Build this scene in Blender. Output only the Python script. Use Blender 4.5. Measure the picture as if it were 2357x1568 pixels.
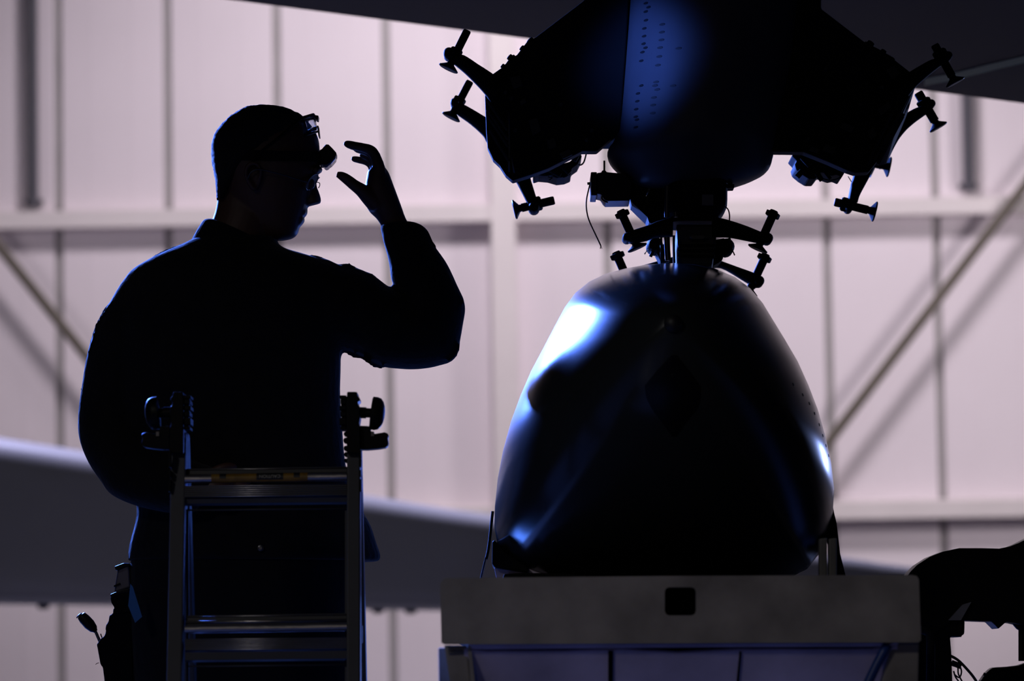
import bpy, bmesh, math, random
from mathutils import Vector as V, Matrix, Quaternion
from mathutils.geometry import tessellate_polygon
from mathutils.bvhtree import BVHTree
random.seed(7)
for o in list(bpy.data.objects):
    bpy.data.objects.remove(o)
scene = bpy.context.scene
C = scene.collection

# ------------------------------------------------------------------ camera
CX, CY, FPX = 1178.5, 784.0, 8839.0
CAM = V((0.0, 0.0, 0.65))
PITCH, ROLL = math.radians(5.0), 0.0155
_f = V((0, math.cos(PITCH), math.sin(PITCH)))
_h = V((1, 0, 0))
_u0 = V((0, -math.sin(PITCH), math.cos(PITCH)))
_r = _h * math.cos(ROLL) - _u0 * math.sin(ROLL)
_u = _h * math.sin(ROLL) + _u0 * math.cos(ROLL)
cam_d = bpy.data.cameras.new('camera')
cam = bpy.data.objects.new('camera', cam_d)
C.objects.link(cam)
cam.matrix_world = Matrix(((_r.x, _u.x, -_f.x, CAM.x), (_r.y, _u.y, -_f.y, CAM.y),
                           (_r.z, _u.z, -_f.z, CAM.z), (0, 0, 0, 1)))
cam_d.sensor_width = 36.0
cam_d.lens = FPX / 2357.0 * 36.0
cam_d.clip_end = 200
cam_d.dof.use_dof = True
cam_d.dof.focus_distance = 7.6
cam_d.dof.aperture_fstop = 4.2
scene.camera = cam

# ------------------------------------------------------------------ world, lamps, exposure
world = bpy.data.worlds.new('hangar_dark')
scene.world = world
world.use_nodes = True
world.node_tree.nodes['Background'].inputs[0].default_value = (0.30, 0.36, 0.6, 1)
world.node_tree.nodes['Background'].inputs[1].default_value = 0.0012
scene.view_settings.view_transform = 'Standard'
scene.view_settings.look = 'None'
scene.view_settings.gamma = 1.0
scene.view_settings.use_curve_mapping = False
scene.view_settings.exposure = 0.0


def lamp(name, kind, loc, target, energy, color, size=0.3, angle=60, blend=0.5):
    d = bpy.data.lights.new(name, kind)
    d.energy = energy
    d.color = color
    if kind == 'SPOT':
        d.spot_size = math.radians(angle)
        d.spot_blend = blend
    d.shadow_soft_size = size
    o = bpy.data.objects.new(name, d)
    C.objects.link(o)
    o.location = loc
    o.rotation_euler = (V(target) - V(loc)).to_track_quat('-Z', 'Y').to_euler()
    return o


# wall-washing high-bay fixture in front of the back wall
lamp('high_bay_wall_light', 'SPOT', (0.15, 17.7, 6.8), (0.55, 22.0, 2.0), 1060, (1.0, 0.92, 0.975), 0.6, 120, 1.0)
# added fill lamps on either side, lifting the shadows on the wall
lamp('wall_fill_left', 'SPOT', (-4.6, 18.6, 3.4), (-1.0, 22.0, 2.6), 70, (1.0, 0.91, 0.97), 0.5, 90, 1.0)
lamp('wall_fill_right', 'SPOT', (4.6, 18.6, 3.0), (1.2, 22.0, 2.2), 250, (1.0, 0.92, 0.95), 0.5, 90, 1.0)
# added bluish downlight that brightens the top edge of the far wing
lamp('wing_top_fill', 'SPOT', (-3.2, 17.6, 7.2), (-1.6, 17.1, 1.2), 2800, (0.62, 0.62, 1.0), 0.30, 80, 0.9)
# bluish flood light behind the aircraft, off to the left
lamp('flood_light_left', 'SPOT', (-2.45, 13.2, 3.2), (0.1, 7.3, 1.4), 8500, (0.10, 0.22, 1.0), 0.6, 60, 0.6)
# weaker flood light behind, off to the right
lamp('flood_light_right', 'SPOT', (3.3, 14.0, 1.6), (0.2, 7.3, 1.1), 70, (0.33, 0.45, 1.0), 0.2, 60, 0.6)
# added low lamp, left, for the blue glint on the missile
lamp('missile_glint_fill', 'SPOT', (-1.05, 8.25, 0.25), (0.06, 7.1, 0.92), 95, (0.08, 0.22, 1.0), 0.4, 24, 0.8)
# added narrow lamp far behind, for the blue edge on the ladder
lamp('ladder_rim_fill', 'SPOT', (0.95, 16.0, 0.2), (-0.25, 6.8, 0.95), 420, (0.16, 0.28, 1.0), 0.08, 7, 0.5)
# added narrow blue spot that tints the left of the pylon fairing
lamp('pylon_blue_fill', 'SPOT', (-2.3, 4.9, 0.4), (0.265, 7.5, 1.86), 2000, (0.08, 0.20, 1.0), 0.03, 4.0, 1.0)
# dim warm work light behind the photographer, and an added dim fill over that end
lamp('warm_work_light', 'SPOT', (-1.0, 0.6, 1.5), (-0.3, 7.0, 0.9), 9, (1.0, 0.84, 0.74), 0.10, 50, 0.6)
lamp('front_fill', 'POINT', (-5.0, -2.5, 6.0), (0, 7, 1), 270, (1.0, 0.95, 0.94), 0.6)


# ------------------------------------------------------------------ projection helpers
def ray(px, py):
    return _f + _r * ((px - CX) / FPX) - _u * ((py - CY) / FPX)


def W(px, py, Y):
    d = ray(px, py)
    return CAM + d * ((Y - CAM.y) / d.y)


def PL(px, py, p0, n):
    d = ray(px, py)
    return CAM + d * ((p0 - CAM).dot(n) / d.dot(n))


def M(px, Y):
    """metres for a length in picture pixels at depth Y"""
    return px * Y / FPX


# ------------------------------------------------------------------ materials
def mat(name, col, rough=0.5, metal=0.0, noise=0.0, nscale=30, bump=0.0, bscale=120, spec=0.5,
        sheen=0.0, coat=0.0, trans=0.0, emit=None, aniso=None, alpha=None):
    m = bpy.data.materials.new(name)
    m.use_nodes = True
    nt = m.node_tree
    b = nt.nodes['Principled BSDF']
    b.inputs['Base Color'].default_value = (*col, 1)
    b.inputs['Roughness'].default_value = rough
    b.inputs['Metallic'].default_value = metal
    b.inputs['Specular IOR Level'].default_value = spec
    b.inputs['Sheen Weight'].default_value = sheen
    b.inputs['Coat Weight'].default_value = coat
    b.inputs['Transmission Weight'].default_value = trans
    if noise or bump:
        tc = nt.nodes.new('ShaderNodeTexCoord')
        mp = nt.nodes.new('ShaderNodeMapping')
        nt.links.new(tc.outputs['Object'], mp.inputs['Vector'])
        if aniso:
            mp.inputs['Scale'].default_value = aniso
    if noise:
        n = nt.nodes.new('ShaderNodeTexNoise')
        n.inputs['Scale'].default_value = nscale
        n.inputs['Detail'].default_value = 6
        nt.links.new(mp.outputs['Vector'], n.inputs['Vector'])
        r = nt.nodes.new('ShaderNodeValToRGB')
        r.color_ramp.elements[0].position = 0.3
        r.color_ramp.elements[1].position = 0.7
        r.color_ramp.elements[0].color = (*[c * (1 - noise) for c in col], 1)
        r.color_ramp.elements[1].color = (*[min(1, c * (1 + noise)) for c in col], 1)
        nt.links.new(n.outputs['Fac'], r.inputs['Fac'])
        nt.links.new(r.outputs['Color'], b.inputs['Base Color'])
    if bump:
        n2 = nt.nodes.new('ShaderNodeTexNoise')
        n2.inputs['Scale'].default_value = bscale
        n2.inputs['Detail'].default_value = 4
        nt.links.new(mp.outputs['Vector'], n2.inputs['Vector'])
        bp = nt.nodes.new('ShaderNodeBump')
        bp.inputs['Strength'].default_value = bump
        bp.inputs['Distance'].default_value = 0.01
        nt.links.new(n2.outputs['Fac'], bp.inputs['Height'])
        nt.links.new(bp.outputs['Normal'], b.inputs['Normal'])
    return m


MT = {
    'panel': mat('painted_wall_panel', (0.80, 0.715, 0.77), 0.55, noise=0.03, nscale=1.2, spec=0.3),
    'seam': mat('joint_shade_grey', (0.36, 0.34, 0.34), 0.8, noise=0.1, nscale=3),  # grey stands in for the shade in the panel joints
    'girt': mat('painted_steel_girt', (0.76, 0.69, 0.70), 0.55, noise=0.04, nscale=3),
    'brace': mat('primer_steel_brace', (0.12, 0.10, 0.082), 0.6, noise=0.08, nscale=4),
    'conduit': mat('dark_conduit', (0.07, 0.066, 0.085), 0.5),
    'floor': mat('sealed_concrete', (0.11, 0.108, 0.11), 0.35, noise=0.12, nscale=1.5, bump=0.05, bscale=20),
    'ceiling': mat('dark_roof_deck', (0.10, 0.10, 0.10), 0.8, noise=0.1, nscale=1),
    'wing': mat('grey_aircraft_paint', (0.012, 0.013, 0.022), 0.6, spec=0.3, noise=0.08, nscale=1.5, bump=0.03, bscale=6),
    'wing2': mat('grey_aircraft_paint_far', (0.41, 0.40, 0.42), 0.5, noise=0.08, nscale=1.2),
    'stripe': mat('faded_yellow_line', (0.70, 0.62, 0.25), 0.6),
    'pylon': mat('pylon_paint', (0.05, 0.05, 0.056), 0.45, spec=0.25, noise=0.15, nscale=6, bump=0.04, bscale=25),
    'rack': mat('black_rack_metal', (0.003, 0.003, 0.0033), 0.65, noise=0.2, nscale=20, spec=0.12),
    'rackblk': mat('black_rubber_pad', (0.004, 0.004, 0.005), 0.45, spec=0.2),
    'plate': mat('worn_dark_plate', (0.022, 0.021, 0.020), 0.5, noise=0.5, nscale=30, spec=0.3),
    'steel': mat('dull_steel', (0.10, 0.10, 0.11), 0.32, 0.8, noise=0.1, nscale=40),
    'cable': mat('black_cable', (0.008, 0.008, 0.009), 0.5),
    'missile': mat('satin_grey_missile_paint', (0.022, 0.025, 0.024), 0.20, noise=0.06, nscale=5, spec=0.36),
    'window': mat('dark_seeker_window', (0.004, 0.004, 0.005), 0.3, spec=.2),
    'fast': mat('dark_fastener', (0.006, 0.006, 0.007), 0.5),
    'beam': mat('worn_beam_paint', (0.33, 0.30, 0.27), 0.7, noise=0.34, nscale=9, bump=0.1, bscale=30),
    'deck': mat('bluish_deck_sheet', (0.62, 0.54, 0.70), 0.45, 0.0, noise=0.30, nscale=6, bump=0.06, bscale=10),
    'blue': mat('blue_paint', (0.02, 0.06, 0.25), 0.4),
    'tape': mat('blue_tape', (0.005, 0.10, 0.30), 0.6),
    'strap': mat('black_webbing', (0.005, 0.005, 0.006), 0.8, spec=0.2, bump=0.2, bscale=400),
    'bar': mat('grey_post_paint', (0.15, 0.145, 0.14), 0.6, noise=0.1),
    'arm': mat('black_loader_paint', (0.002, 0.002, 0.0025), 0.4, spec=0.2),
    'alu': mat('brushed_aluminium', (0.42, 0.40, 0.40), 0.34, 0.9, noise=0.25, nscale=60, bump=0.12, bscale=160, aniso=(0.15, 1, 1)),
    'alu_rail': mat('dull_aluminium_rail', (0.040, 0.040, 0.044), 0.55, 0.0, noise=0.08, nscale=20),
    'plastic': mat('black_plastic', (0.003, 0.003, 0.0035), 0.45, spec=0.12),
    'label': mat('yellow_caution_label', (0.22, 0.12, 0.01), 0.5, noise=0.3, nscale=60),
    'labelblk': mat('black_label_print', (0.01, 0.01, 0.01), 0.5),
    'labeltxt': mat('pale_label_print', (0.35, 0.34, 0.28), 0.5),
    'skin': mat('skin', (0.07, 0.03, 0.02), 0.55, noise=0.05, nscale=40),
    'hair': mat('dark_cropped_hair', (0.012, 0.009, 0.008), 0.75, bump=0.9, bscale=500),
    'jacket': mat('dark_uniform_cloth', (0.004, 0.004, 0.0055), 0.9, noise=0.3, nscale=25, bump=0.35, bscale=45, sheen=0.05, spec=0.2),
    'trouser': mat('dark_trouser_cloth', (0.004, 0.004, 0.005), 0.9, bump=0.3, bscale=40, sheen=0.04, spec=0.2),
    'boot': mat('dark_boot_leather', (0.02, 0.016, 0.012), 0.5),
    'glass': mat('clear_lens', (0.86, 0.90, 1.0), 0.03, trans=1.0),
    'spec_lens': mat('spectacle_lens', (0.55, 0.56, 0.58), 0.12, trans=0.55),  # milky grey put into the lens colour in place of room reflections
    'lens': mat('headlamp_lens', (0.10, 0.16, 0.34), 0.15, spec=0.8),
    'pouch': mat('black_nylon_pouch', (0.003, 0.003, 0.0035), 0.9, spec=0.1, bump=0.3, bscale=200),
    'device': mat('dark_glossy_case', (0.05, 0.05, 0.085), 0.28),
    'eye': mat('eye_white', (0.5, 0.48, 0.45), 0.2),
}


# ------------------------------------------------------------------ object helpers
def tag(o, label=None, cat=None, group=None, kind=None):
    if label: o['label'] = label
    if cat: o['category'] = cat
    if group: o['group'] = group
    if kind: o['kind'] = kind
    return o


def empty(name, loc, label, cat, group=None):
    o = bpy.data.objects.new(name, None)
    C.objects.link(o)
    o.location = loc
    o.empty_display_size = 0.1
    tag(o, label, cat, group)
    return o


def link(name, me, material, parent=None, smooth=False):
    o = bpy.data.objects.new(name, me)
    C.objects.link(o)
    if material is not None:
        me.materials.clear()
        me.materials.append(MT[material] if isinstance(material, str) else material)
    if smooth:
        for p in me.polygons:
            p.use_smooth = True
    if parent is not None:
        o.parent = parent
        # world position of the parent (parents are only translated)
        t = V((0, 0, 0))
        p = parent
        while p is not None:
            t += p.location
            p = p.parent
        o.location = -t
    return o


class G:
    """geometry collector"""
    def __init__(s):
        s.v, s.f = [], []

    def add(s, vs, fs):
        n = len(s.v)
        s.v += [V(v) for v in vs]
        s.f += [tuple(i + n for i in f) for f in fs]
        return s

    def mesh(s, name='m', fix=True):
        me = bpy.data.meshes.new(name)
        me.from_pydata([tuple(v) for v in s.v], [], s.f)
        if fix:
            bm = bmesh.new()
            bm.from_mesh(me)
            bmesh.ops.recalc_face_normals(bm, faces=bm.faces)
            bm.to_mesh(me)
            bm.free()
        return me

    def build(s, name, material, parent=None, smooth=False, auto=None, bevel=None):
        me = s.mesh(name)
        if bevel:
            bm = bmesh.new()
            bm.from_mesh(me)
            bmesh.ops.remove_doubles(bm, verts=bm.verts, dist=1e-5)
            es = [e for e in bm.edges if len(e.link_faces) == 2 and e.calc_face_angle(0) > 0.5]
            bmesh.ops.bevel(bm, geom=es, offset=bevel, segments=2, affect='EDGES', profile=0.6)
            bm.to_mesh(me)
            bm.free()
        if auto:
            bm = bmesh.new()
            bm.from_mesh(me)
            for e in bm.edges:
                if len(e.link_faces) == 2 and e.calc_face_angle(0) > auto:
                    e.smooth = False
            bm.to_mesh(me)
            bm.free()
            smooth = True
        return link(name, me, material, parent, smooth)


def cr(a, b, c, d, t):
    return 0.5 * ((2 * b) + (c - a) * t + (2 * a - 5 * b + 4 * c - d) * t * t + (3 * b - a - 3 * c + d) * t ** 3)


def interp(rows, n):
    out = []
    L = len(rows)
    for i in range(L - 1):
        p = [rows[max(i - 1, 0)], rows[i], rows[i + 1], rows[min(i + 2, L - 1)]]
        for k in range(n):
            t = k / n
            out.append([cr(p[0][j], p[1][j], p[2][j], p[3][j], t) for j in range(len(rows[0]))])
    out.append(list(rows[-1]))
    return out


def rloft(rows, n=3, seg=20, ex=2.0, g=None):
    """rows: (ax, ay, bx, by, half thickness in depth (m), depth Y). Elliptic sections, smooth between rows."""
    g = g or G()
    R = interp(rows, n) if n > 1 else rows
    vs = []
    for ax, ay, bx, by, th, Y in R:
        a, b = W(ax, ay, Y), W(bx, by, Y)
        c, m = (a + b) / 2, (b - a) / 2
        for k in range(seg):
            t = 2 * math.pi * k / seg
            ct, st = math.cos(t), math.sin(t)
            x = math.copysign(abs(ct) ** (2 / ex), ct)
            y = math.copysign(abs(st) ** (2 / ex), st)
            vs.append(c + m * x + V((0, 1, 0)) * (th * y))
    fs = []
    for i in range(len(R) - 1):
        for k in range(seg):
            k2 = (k + 1) % seg
            fs.append((i * seg + k, i * seg + k2, (i + 1) * seg + k2, (i + 1) * seg + k))
    fs.append(tuple(reversed(range(seg))))
    fs.append(tuple((len(R) - 1) * seg + k for k in range(seg)))
    return g.add(vs, fs)


def hslices(rows, Y, n=3, seg=24, ex=2.0, g=None):
    """rows: (y, x_left, x_right, half thickness[, depth offset])"""
    return rloft([(r[1], r[0], r[2], r[0], r[3], Y + (r[4] if len(r) > 4 else 0)) for r in rows], n, seg, ex, g)


def frame(d):
    d = d.normalized()
    a = V((0, 0, 1)) if abs(d.z) < 0.9 else V((1, 0, 0))
    x = d.cross(a).normalized()
    return x, d.cross(x).normalized()


def tube(pts, rad, n=4, seg=10, g=None, flat=1.0):
    """pts world vectors, rad single or list (m); smooth tube"""
    g = g or G()
    if not isinstance(rad, (list, tuple)):
        rad = [rad] * len(pts)
    R = interp([(*p, r) for p, r in zip(pts, rad)], n) if n > 1 else [(*p, r) for p, r in zip(pts, rad)]
    vs = []
    px = None
    for i, row in enumerate(R):
        p = V(row[:3])
        q0, q1 = V(R[max(i - 1, 0)][:3]), V(R[min(i + 1, len(R) - 1)][:3])
        d = (q1 - q0).normalized()
        if px is None:
            px, _ = frame(d)
        x = (px - d * px.dot(d)).normalized()
        px = x
        y = d.cross(x)
        for k in range(seg):
            t = 2 * math.pi * k / seg
            vs.append(p + (x * math.cos(t) + y * math.sin(t) * flat) * row[3])
    fs = []
    for i in range(len(R) - 1):
        for k in range(seg):
            k2 = (k + 1) % seg
            fs.append((i * seg + k, i * seg + k2, (i + 1) * seg + k2, (i + 1) * seg + k))
    fs.append(tuple(reversed(range(seg))))
    fs.append(tuple((len(R) - 1) * seg + k for k in range(seg)))
    return g.add(vs, fs)


def ptube(pts, rad, Y, n=4, seg=10, g=None):
    """pts in pixels (x, y[, depth offset]), rad in pixels"""
    w = [W(p[0], p[1], Y + (p[2] if len(p) > 2 else 0)) for p in pts]
    if isinstance(rad, (list, tuple)):
        r = [M(x, Y) for x in rad]
    else:
        r = M(rad, Y)
    return tube(w, r, n, seg, g)


def lathe(p, d, prof, seg=20, g=None, phase=0.0):
    """prof: list of (t along d in m, r in m)"""
    g = g or G()
    d = d.normalized()
    x, y = frame(d)
    vs, fs = [], []
    for t, r in prof:
        for k in range(seg):
            a = 2 * math.pi * k / seg + phase
            vs.append(p + d * t + (x * math.cos(a) + y * math.sin(a)) * max(r, 1e-5))
    for i in range(len(prof) - 1):
        for k in range(seg):
            k2 = (k + 1) % seg
            fs.append((i * seg + k, i * seg + k2, (i + 1) * seg + k2, (i + 1) * seg + k))
    fs.append(tuple(reversed(range(seg))))
    fs.append(tuple((len(prof) - 1) * seg + k for k in range(seg)))
    return g.add(vs, fs)


def prism(poly, Y, depth, holes=(), g=None, ext=None):
    """pixel polygon on plane y=Y pushed back by depth (or by vector ext)"""
    g = g or G()
    loops = [[W(x, y, Y) for x, y in poly]] + [[W(x, y, Y) for x, y in h] for h in holes]
    e = ext if ext is not None else V((0, depth, 0))
    return wprism(loops, e, g)


def wprism(loops, e, g=None):
    g = g or G()
    tris = tessellate_polygon([[V(p) for p in l] for l in loops])
    flat = [V(p) for l in loops for p in l]
    n = len(flat)
    vs = flat + [p + e for p in flat]
    fs = []
    if len(loops) == 1:
        fs.append(tuple(range(n)))
        fs.append(tuple(reversed(range(n, 2 * n))))
    else:
        for t in tris:
            fs.append(tuple(t))
            fs.append(tuple(i + n for i in reversed(t)))
    o = 0
    for l in loops:
        m = len(l)
        for k in range(m):
            a, b = o + k, o + (k + 1) % m
            fs.append((a, b, b + n, a + n))
        o += m
    return g.add(vs, fs)


def box(x0, x1, y0, y1, z0, z1, g=None):
    g = g or G()
    vs = [(x, y, z) for z in (z0, z1) for y in (y0, y1) for x in (x0, x1)]
    fs = [(0, 2, 3, 1), (4, 5, 7, 6), (0, 1, 5, 4), (2, 6, 7, 3), (0, 4, 6, 2), (1, 3, 7, 5)]
    return g.add(vs, fs)


def bar(p0, p1, w, h, up=V((0, 0, 1)), g=None):
    """rectangular bar between two points, w across, h along up"""
    g = g or G()
    d = (p1 - p0).normalized()
    x = d.cross(up).normalized()
    y = x.cross(d).normalized()
    vs = []
    for p in (p0, p1):
        for sx, sy in ((-1, -1), (1, -1), (1, 1), (-1, 1)):
            vs.append(p + x * (sx * w / 2) + y * (sy * h / 2))
    return g.add(vs, [(3, 2, 1, 0), (4, 5, 6, 7), (0, 1, 5, 4), (1, 2, 6, 5), (2, 3, 7, 6), (3, 0, 4, 7)])


def ball(c, r, seg=14, g=None, sc=(1, 1, 1)):
    g = g or G()
    n = seg // 2
    vs, fs = [], []
    for i in range(n + 1):
        th = math.pi * i / n
        for k in range(seg):
            a = 2 * math.pi * k / seg
            s = max(math.sin(th), 1e-4)
            vs.append(V(c) + V((r * s * math.cos(a) * sc[0], r * s * math.sin(a) * sc[1], r * math.cos(th) * sc[2])))
    for i in range(n):
        for k in range(seg):
            k2 = (k + 1) % seg
            fs.append((i * seg + k, (i + 1) * seg + k, (i + 1) * seg + k2, i * seg + k2))
    return g.add(vs, fs)


def remesh(g, vox, smooth_it=2):
    """voxel-union of a collection of closed shells into one continuous mesh"""
    me = g.mesh('tmp')
    o = bpy.data.objects.new('tmp', me)
    C.objects.link(o)
    md = o.modifiers.new('r', 'REMESH')
    md.mode = 'VOXEL'
    md.voxel_size = vox
    if smooth_it:
        sm = o.modifiers.new('s', 'SMOOTH')
        sm.factor = 0.5
        sm.iterations = smooth_it
    dg = bpy.context.evaluated_depsgraph_get()
    me2 = bpy.data.meshes.new_from_object(o.evaluated_get(dg))
    bpy.data.objects.remove(o)
    return me2


def bvh_of(o):
    me = o.data
    off = V(o.location)
    p = o.parent
    while p is not None:
        off = off + p.location
        p = p.parent
    return BVHTree.FromPolygons([v.co + off for v in me.vertices], [tuple(p.vertices) for p in me.polygons])


def hit(bvh, px, py):
    d = ray(px, py).normalized()
    loc, nrm, idx, dist = bvh.ray_cast(CAM, d)
    if loc is None:
        return None, None
    if nrm.dot(d) > 0:
        nrm = -nrm
    return loc, nrm


# ================================================================== THE HANGAR
YW = 22.0
fl = box(-16, 16, -6, YW + 0.3, -0.2, 0.0).build('floor', 'floor')
tag(fl, kind='structure')
cl = box(-16, 16, -6, YW + 0.3, 9.0, 9.2).build('ceiling', 'ceiling')
tag(cl, kind='structure')
wb = box(-16, 16, YW + 0.03, YW + 0.25, 0.0, 9.0).build('wall_back', 'seam')
tag(wb, kind='structure')
# sheet panels, each its own piece with a recessed joint between neighbours, its shade coloured grey
x_ref = W(137, 784, YW).x
pitch_x = W(390, 784, YW).x - W(137, 784, YW).x
pm = None
for k in range(-8, 18):
    x0 = x_ref + k * pitch_x
    if pm is None:
        hw = pitch_x / 2 - 0.024
        pg = box(-hw, hw, YW, YW + 0.04, 0.01, 8.99)
        # shallow stiffening ribs of the sheet
        for rx in (-0.12, 0.12):
            box(rx - 0.018, rx + 0.018, YW - 0.0015, YW + 0.002, 0.01, 8.99, g=pg)
        pm = pg.mesh('panel')
        pm.materials.append(MT['panel'])
    o = bpy.data.objects.new('panel', pm)
    C.objects.link(o)
    o.parent = wb
    o.location = (x0 + pitch_x / 2, 0, 0)


def girt(name, py, x0, x1):
    z = W(CX, py, YW - 0.14).z
    g = G()
    wprism([[V((x0, YW - 0.145, z)), V((x0, YW - 0.145, z + 0.095)), V((x0, YW - 0.0, z + 0.115)), V((x0, YW - 0.0, z + 0.10)),
             V((x0, YW - 0.13, z + 0.082)), V((x0, YW - 0.13, z + 0.014)), V((x0, YW - 0.0, z + 0.014)), V((x0, YW - 0.0, z))]],
           V((x1 - x0, 0, 0)), g)
    return tag(g.build(name, 'girt'), kind='structure')


xc0, xc1 = W(1131, 500, YW).x, W(1187, 500, YW).x
for i, (py, a, b) in enumerate(((508, -16, xc0), (508, xc1, 16), (1207, -16, xc0), (1207, xc1, 16), (-190, -16, 16))):
    girt('trim_%d' % (i + 1), py, a, b)
# steel column between the girts
cg = box(xc0, xc1, YW - 0.17, YW - 0.15, 0, 8.99)
box((xc0 + xc1) / 2 - 0.012, (xc0 + xc1) / 2 + 0.012, YW - 0.15, YW - 0.01, 0, 8.99, g=cg)
box(xc0, xc1, YW - 0.012, YW + 0.002, 0, 8.99, g=cg)
tag(cg.build('trim_6', 'girt'), kind='structure')
# diagonal wind braces standing off the wall
YB = YW - 0.20
for i, (a, b) in enumerate((((2640, 60), (1830, 1118)), ((-260, 245), (400, 1072)))):
    g = tube([W(a[0], a[1], YB), W(b[0], b[1], YB)], 0.030, 1, 12)
    for p in (a, b):
        q = W(p[0], p[1], YB)
        box(q.x - 0.08, q.x + 0.08, YB - 0.01, YW, q.z - 0.08, q.z + 0.08, g=g)
    tag(g.build('trim_%d' % (7 + i), 'brace', auto=0.6), kind='structure')
# two dark downpipes ending on the upper girt
for px0, px1, lab in ((75, 477, 'dark vertical pipe on the wall at the far left edge'), (2231, 440, 'dark vertical pipe on the wall below the wing, far right')):
    p = W(px0, px1, YW - 0.09)
    e = empty('wall_pipe', (p.x, YW - 0.09, p.z), lab, 'pipe')
    tube([p, V((p.x - 0.0, p.y, 8.9))], M(14, YW), 1, 12).build('pipe', 'conduit', e, auto=0.6)
    for dz in (0.02, 1.7, 3.4):
        box(p.x - 0.05, p.x + 0.05, YW - 0.06, YW - 0.001, p.z + dz, p.z + dz + 0.03).build('clamp', 'conduit', e)

# ================================================================== AIRCRAFT BEHIND AND ABOVE
# far wing standing in front of the wall
YF = 17.0
e = empty('aircraft_wing', W(1178, 1410, YF), 'blurred dark grey wing low in front of the pale wall, behind the ladder', 'wing')
rows = [(-900, 862, -900, 1380, .42, YF), (-300, 962, -300, 1386, .42, YF), (0, 1012, 0, 1390, .42, YF), (450, 1084, 450, 1396, .42, YF),
        (850, 1146, 850, 1403, .42, YF), (1130, 1190, 1130, 1406, .42, YF), (1600, 1246, 1600, 1410, .40, YF),
        (1960, 1291, 1960, 1414, .36, YF), (2100, 1310, 2100, 1416, .34, YF), (2900, 1400, 2900, 1440, .2, YF)]
rloft(rows, 3, 44, 7).build('wing_skin', 'wing2', e, auto=0.7)
for px in (100, 355, 870, 945):
    p = W(px, 1386 + px * 0.013, YF - 0.15)
    lathe(p + V((0, 0, -0.03)), V((0, 0, 1)), [(0, .012), (.005, .026), (.06, .028)], 12).build('drain_fitting', 'conduit', e, auto=0.6)

# wing overhead: its far edge crosses the top of the picture
YE = 10.0


def edge_pt(px, Y=YE, dz=0.0):
    return W(px, 14 + (px - 640) * 0.1305, Y) + V((0, 0, dz))


e_wing = empty('overhead_wing', edge_pt(1178), 'dark underside of the wing spanning the top of the picture', 'wing')
pa, pb = edge_pt(-500), edge_pt(3100)
nearz = 0.34
under = []
secs = []
for p in (pa, edge_pt(300), edge_pt(1100), edge_pt(1900), pb):
    # airfoil section in the y-z plane
    prof = [(0, 0), (-0.6, 0.0), (-2.0, 0.02), (-4.2, 0.10), (-6.0, 0.34), (-6.35, 0.55), (-6.0, 0.78), (-4.2, 0.9), (-2.0, 0.62), (-0.4, 0.16), (0.01, 0.03)]
    secs.append([p + V((0, a, b)) for a, b in prof])
g = G()
m = len(secs[0])
g.add([q for s in secs for q in s],
      [(i * m + k, i * m + (k + 1) % m, (i + 1) * m + (k + 1) % m, (i + 1) * m + k) for i in range(len(secs) - 1) for k in range(m)]
      + [tuple(range(m)), tuple((len(secs) - 1) * m + k for k in reversed(range(m)))])
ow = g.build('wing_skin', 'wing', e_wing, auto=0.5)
bw = bvh_of(ow)
# faded yellow line painted on the underside
pts = [(2128, 188), (2150, 183), (2185, 177), (2230, 166), (2290, 151), (2357, 135), (2440, 117)]
g = G()
L, R_ = [], []
for x, y in pts:
    a, _n = hit(bw, x, y - 8)
    b, _n = hit(bw, x, y + 8)
    if a is None or b is None:
        continue
    L.append(a + V((0, 0, -0.002)))
    R_.append(b + V((0, 0, -0.002)))
k = len(L)
if k > 1:
    g.add(L + R_ + [p + V((0, 0, 0.0025)) for p in L + R_], [(i, i + 1, k + i + 1, k + i) for i in range(k - 1)] +
          [(2 * k + i, 3 * k + i, 3 * k + i + 1, 2 * k + i + 1) for i in range(k - 1)])
    o = g.build('painted_line', 'stripe', e_wing)
    o['label'] = 'faded yellow painted line'

# ================================================================== PYLON AND EJECTOR RACKS
YP = 7.5
AX = ray(1400, 2600)
AX = AX / AX.y          # advance of 1 m in depth along the pylon axis

pyl = empty('wing_pylon', W(1620, 352, YP), 'tall blue-lit pylon with rivet rows between the two shoulder racks', 'pylon')
# rounded leading fairing
fair = rloft([(1452, -190, 1858, -190, .17, YP + .10), (1447, -20, 1840, -20, .17, YP + .10), (1436, 130, 1824, 130, .17, YP + .10), (1420, 302, 1790, 302, .165, YP + .10),
              (1398, 350, 1781, 352, .15, YP + .10), (1410, 385, 1768, 392, .13, YP + .11), (1460, 425, 1735, 414, .10, YP + .11), (1500, 436, 1690, 430, .08, YP + .11)],
             4, 40, 2.3).build('fairing', 'pylon', pyl, auto=0.8)
bf = bvh_of(fair)
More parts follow.
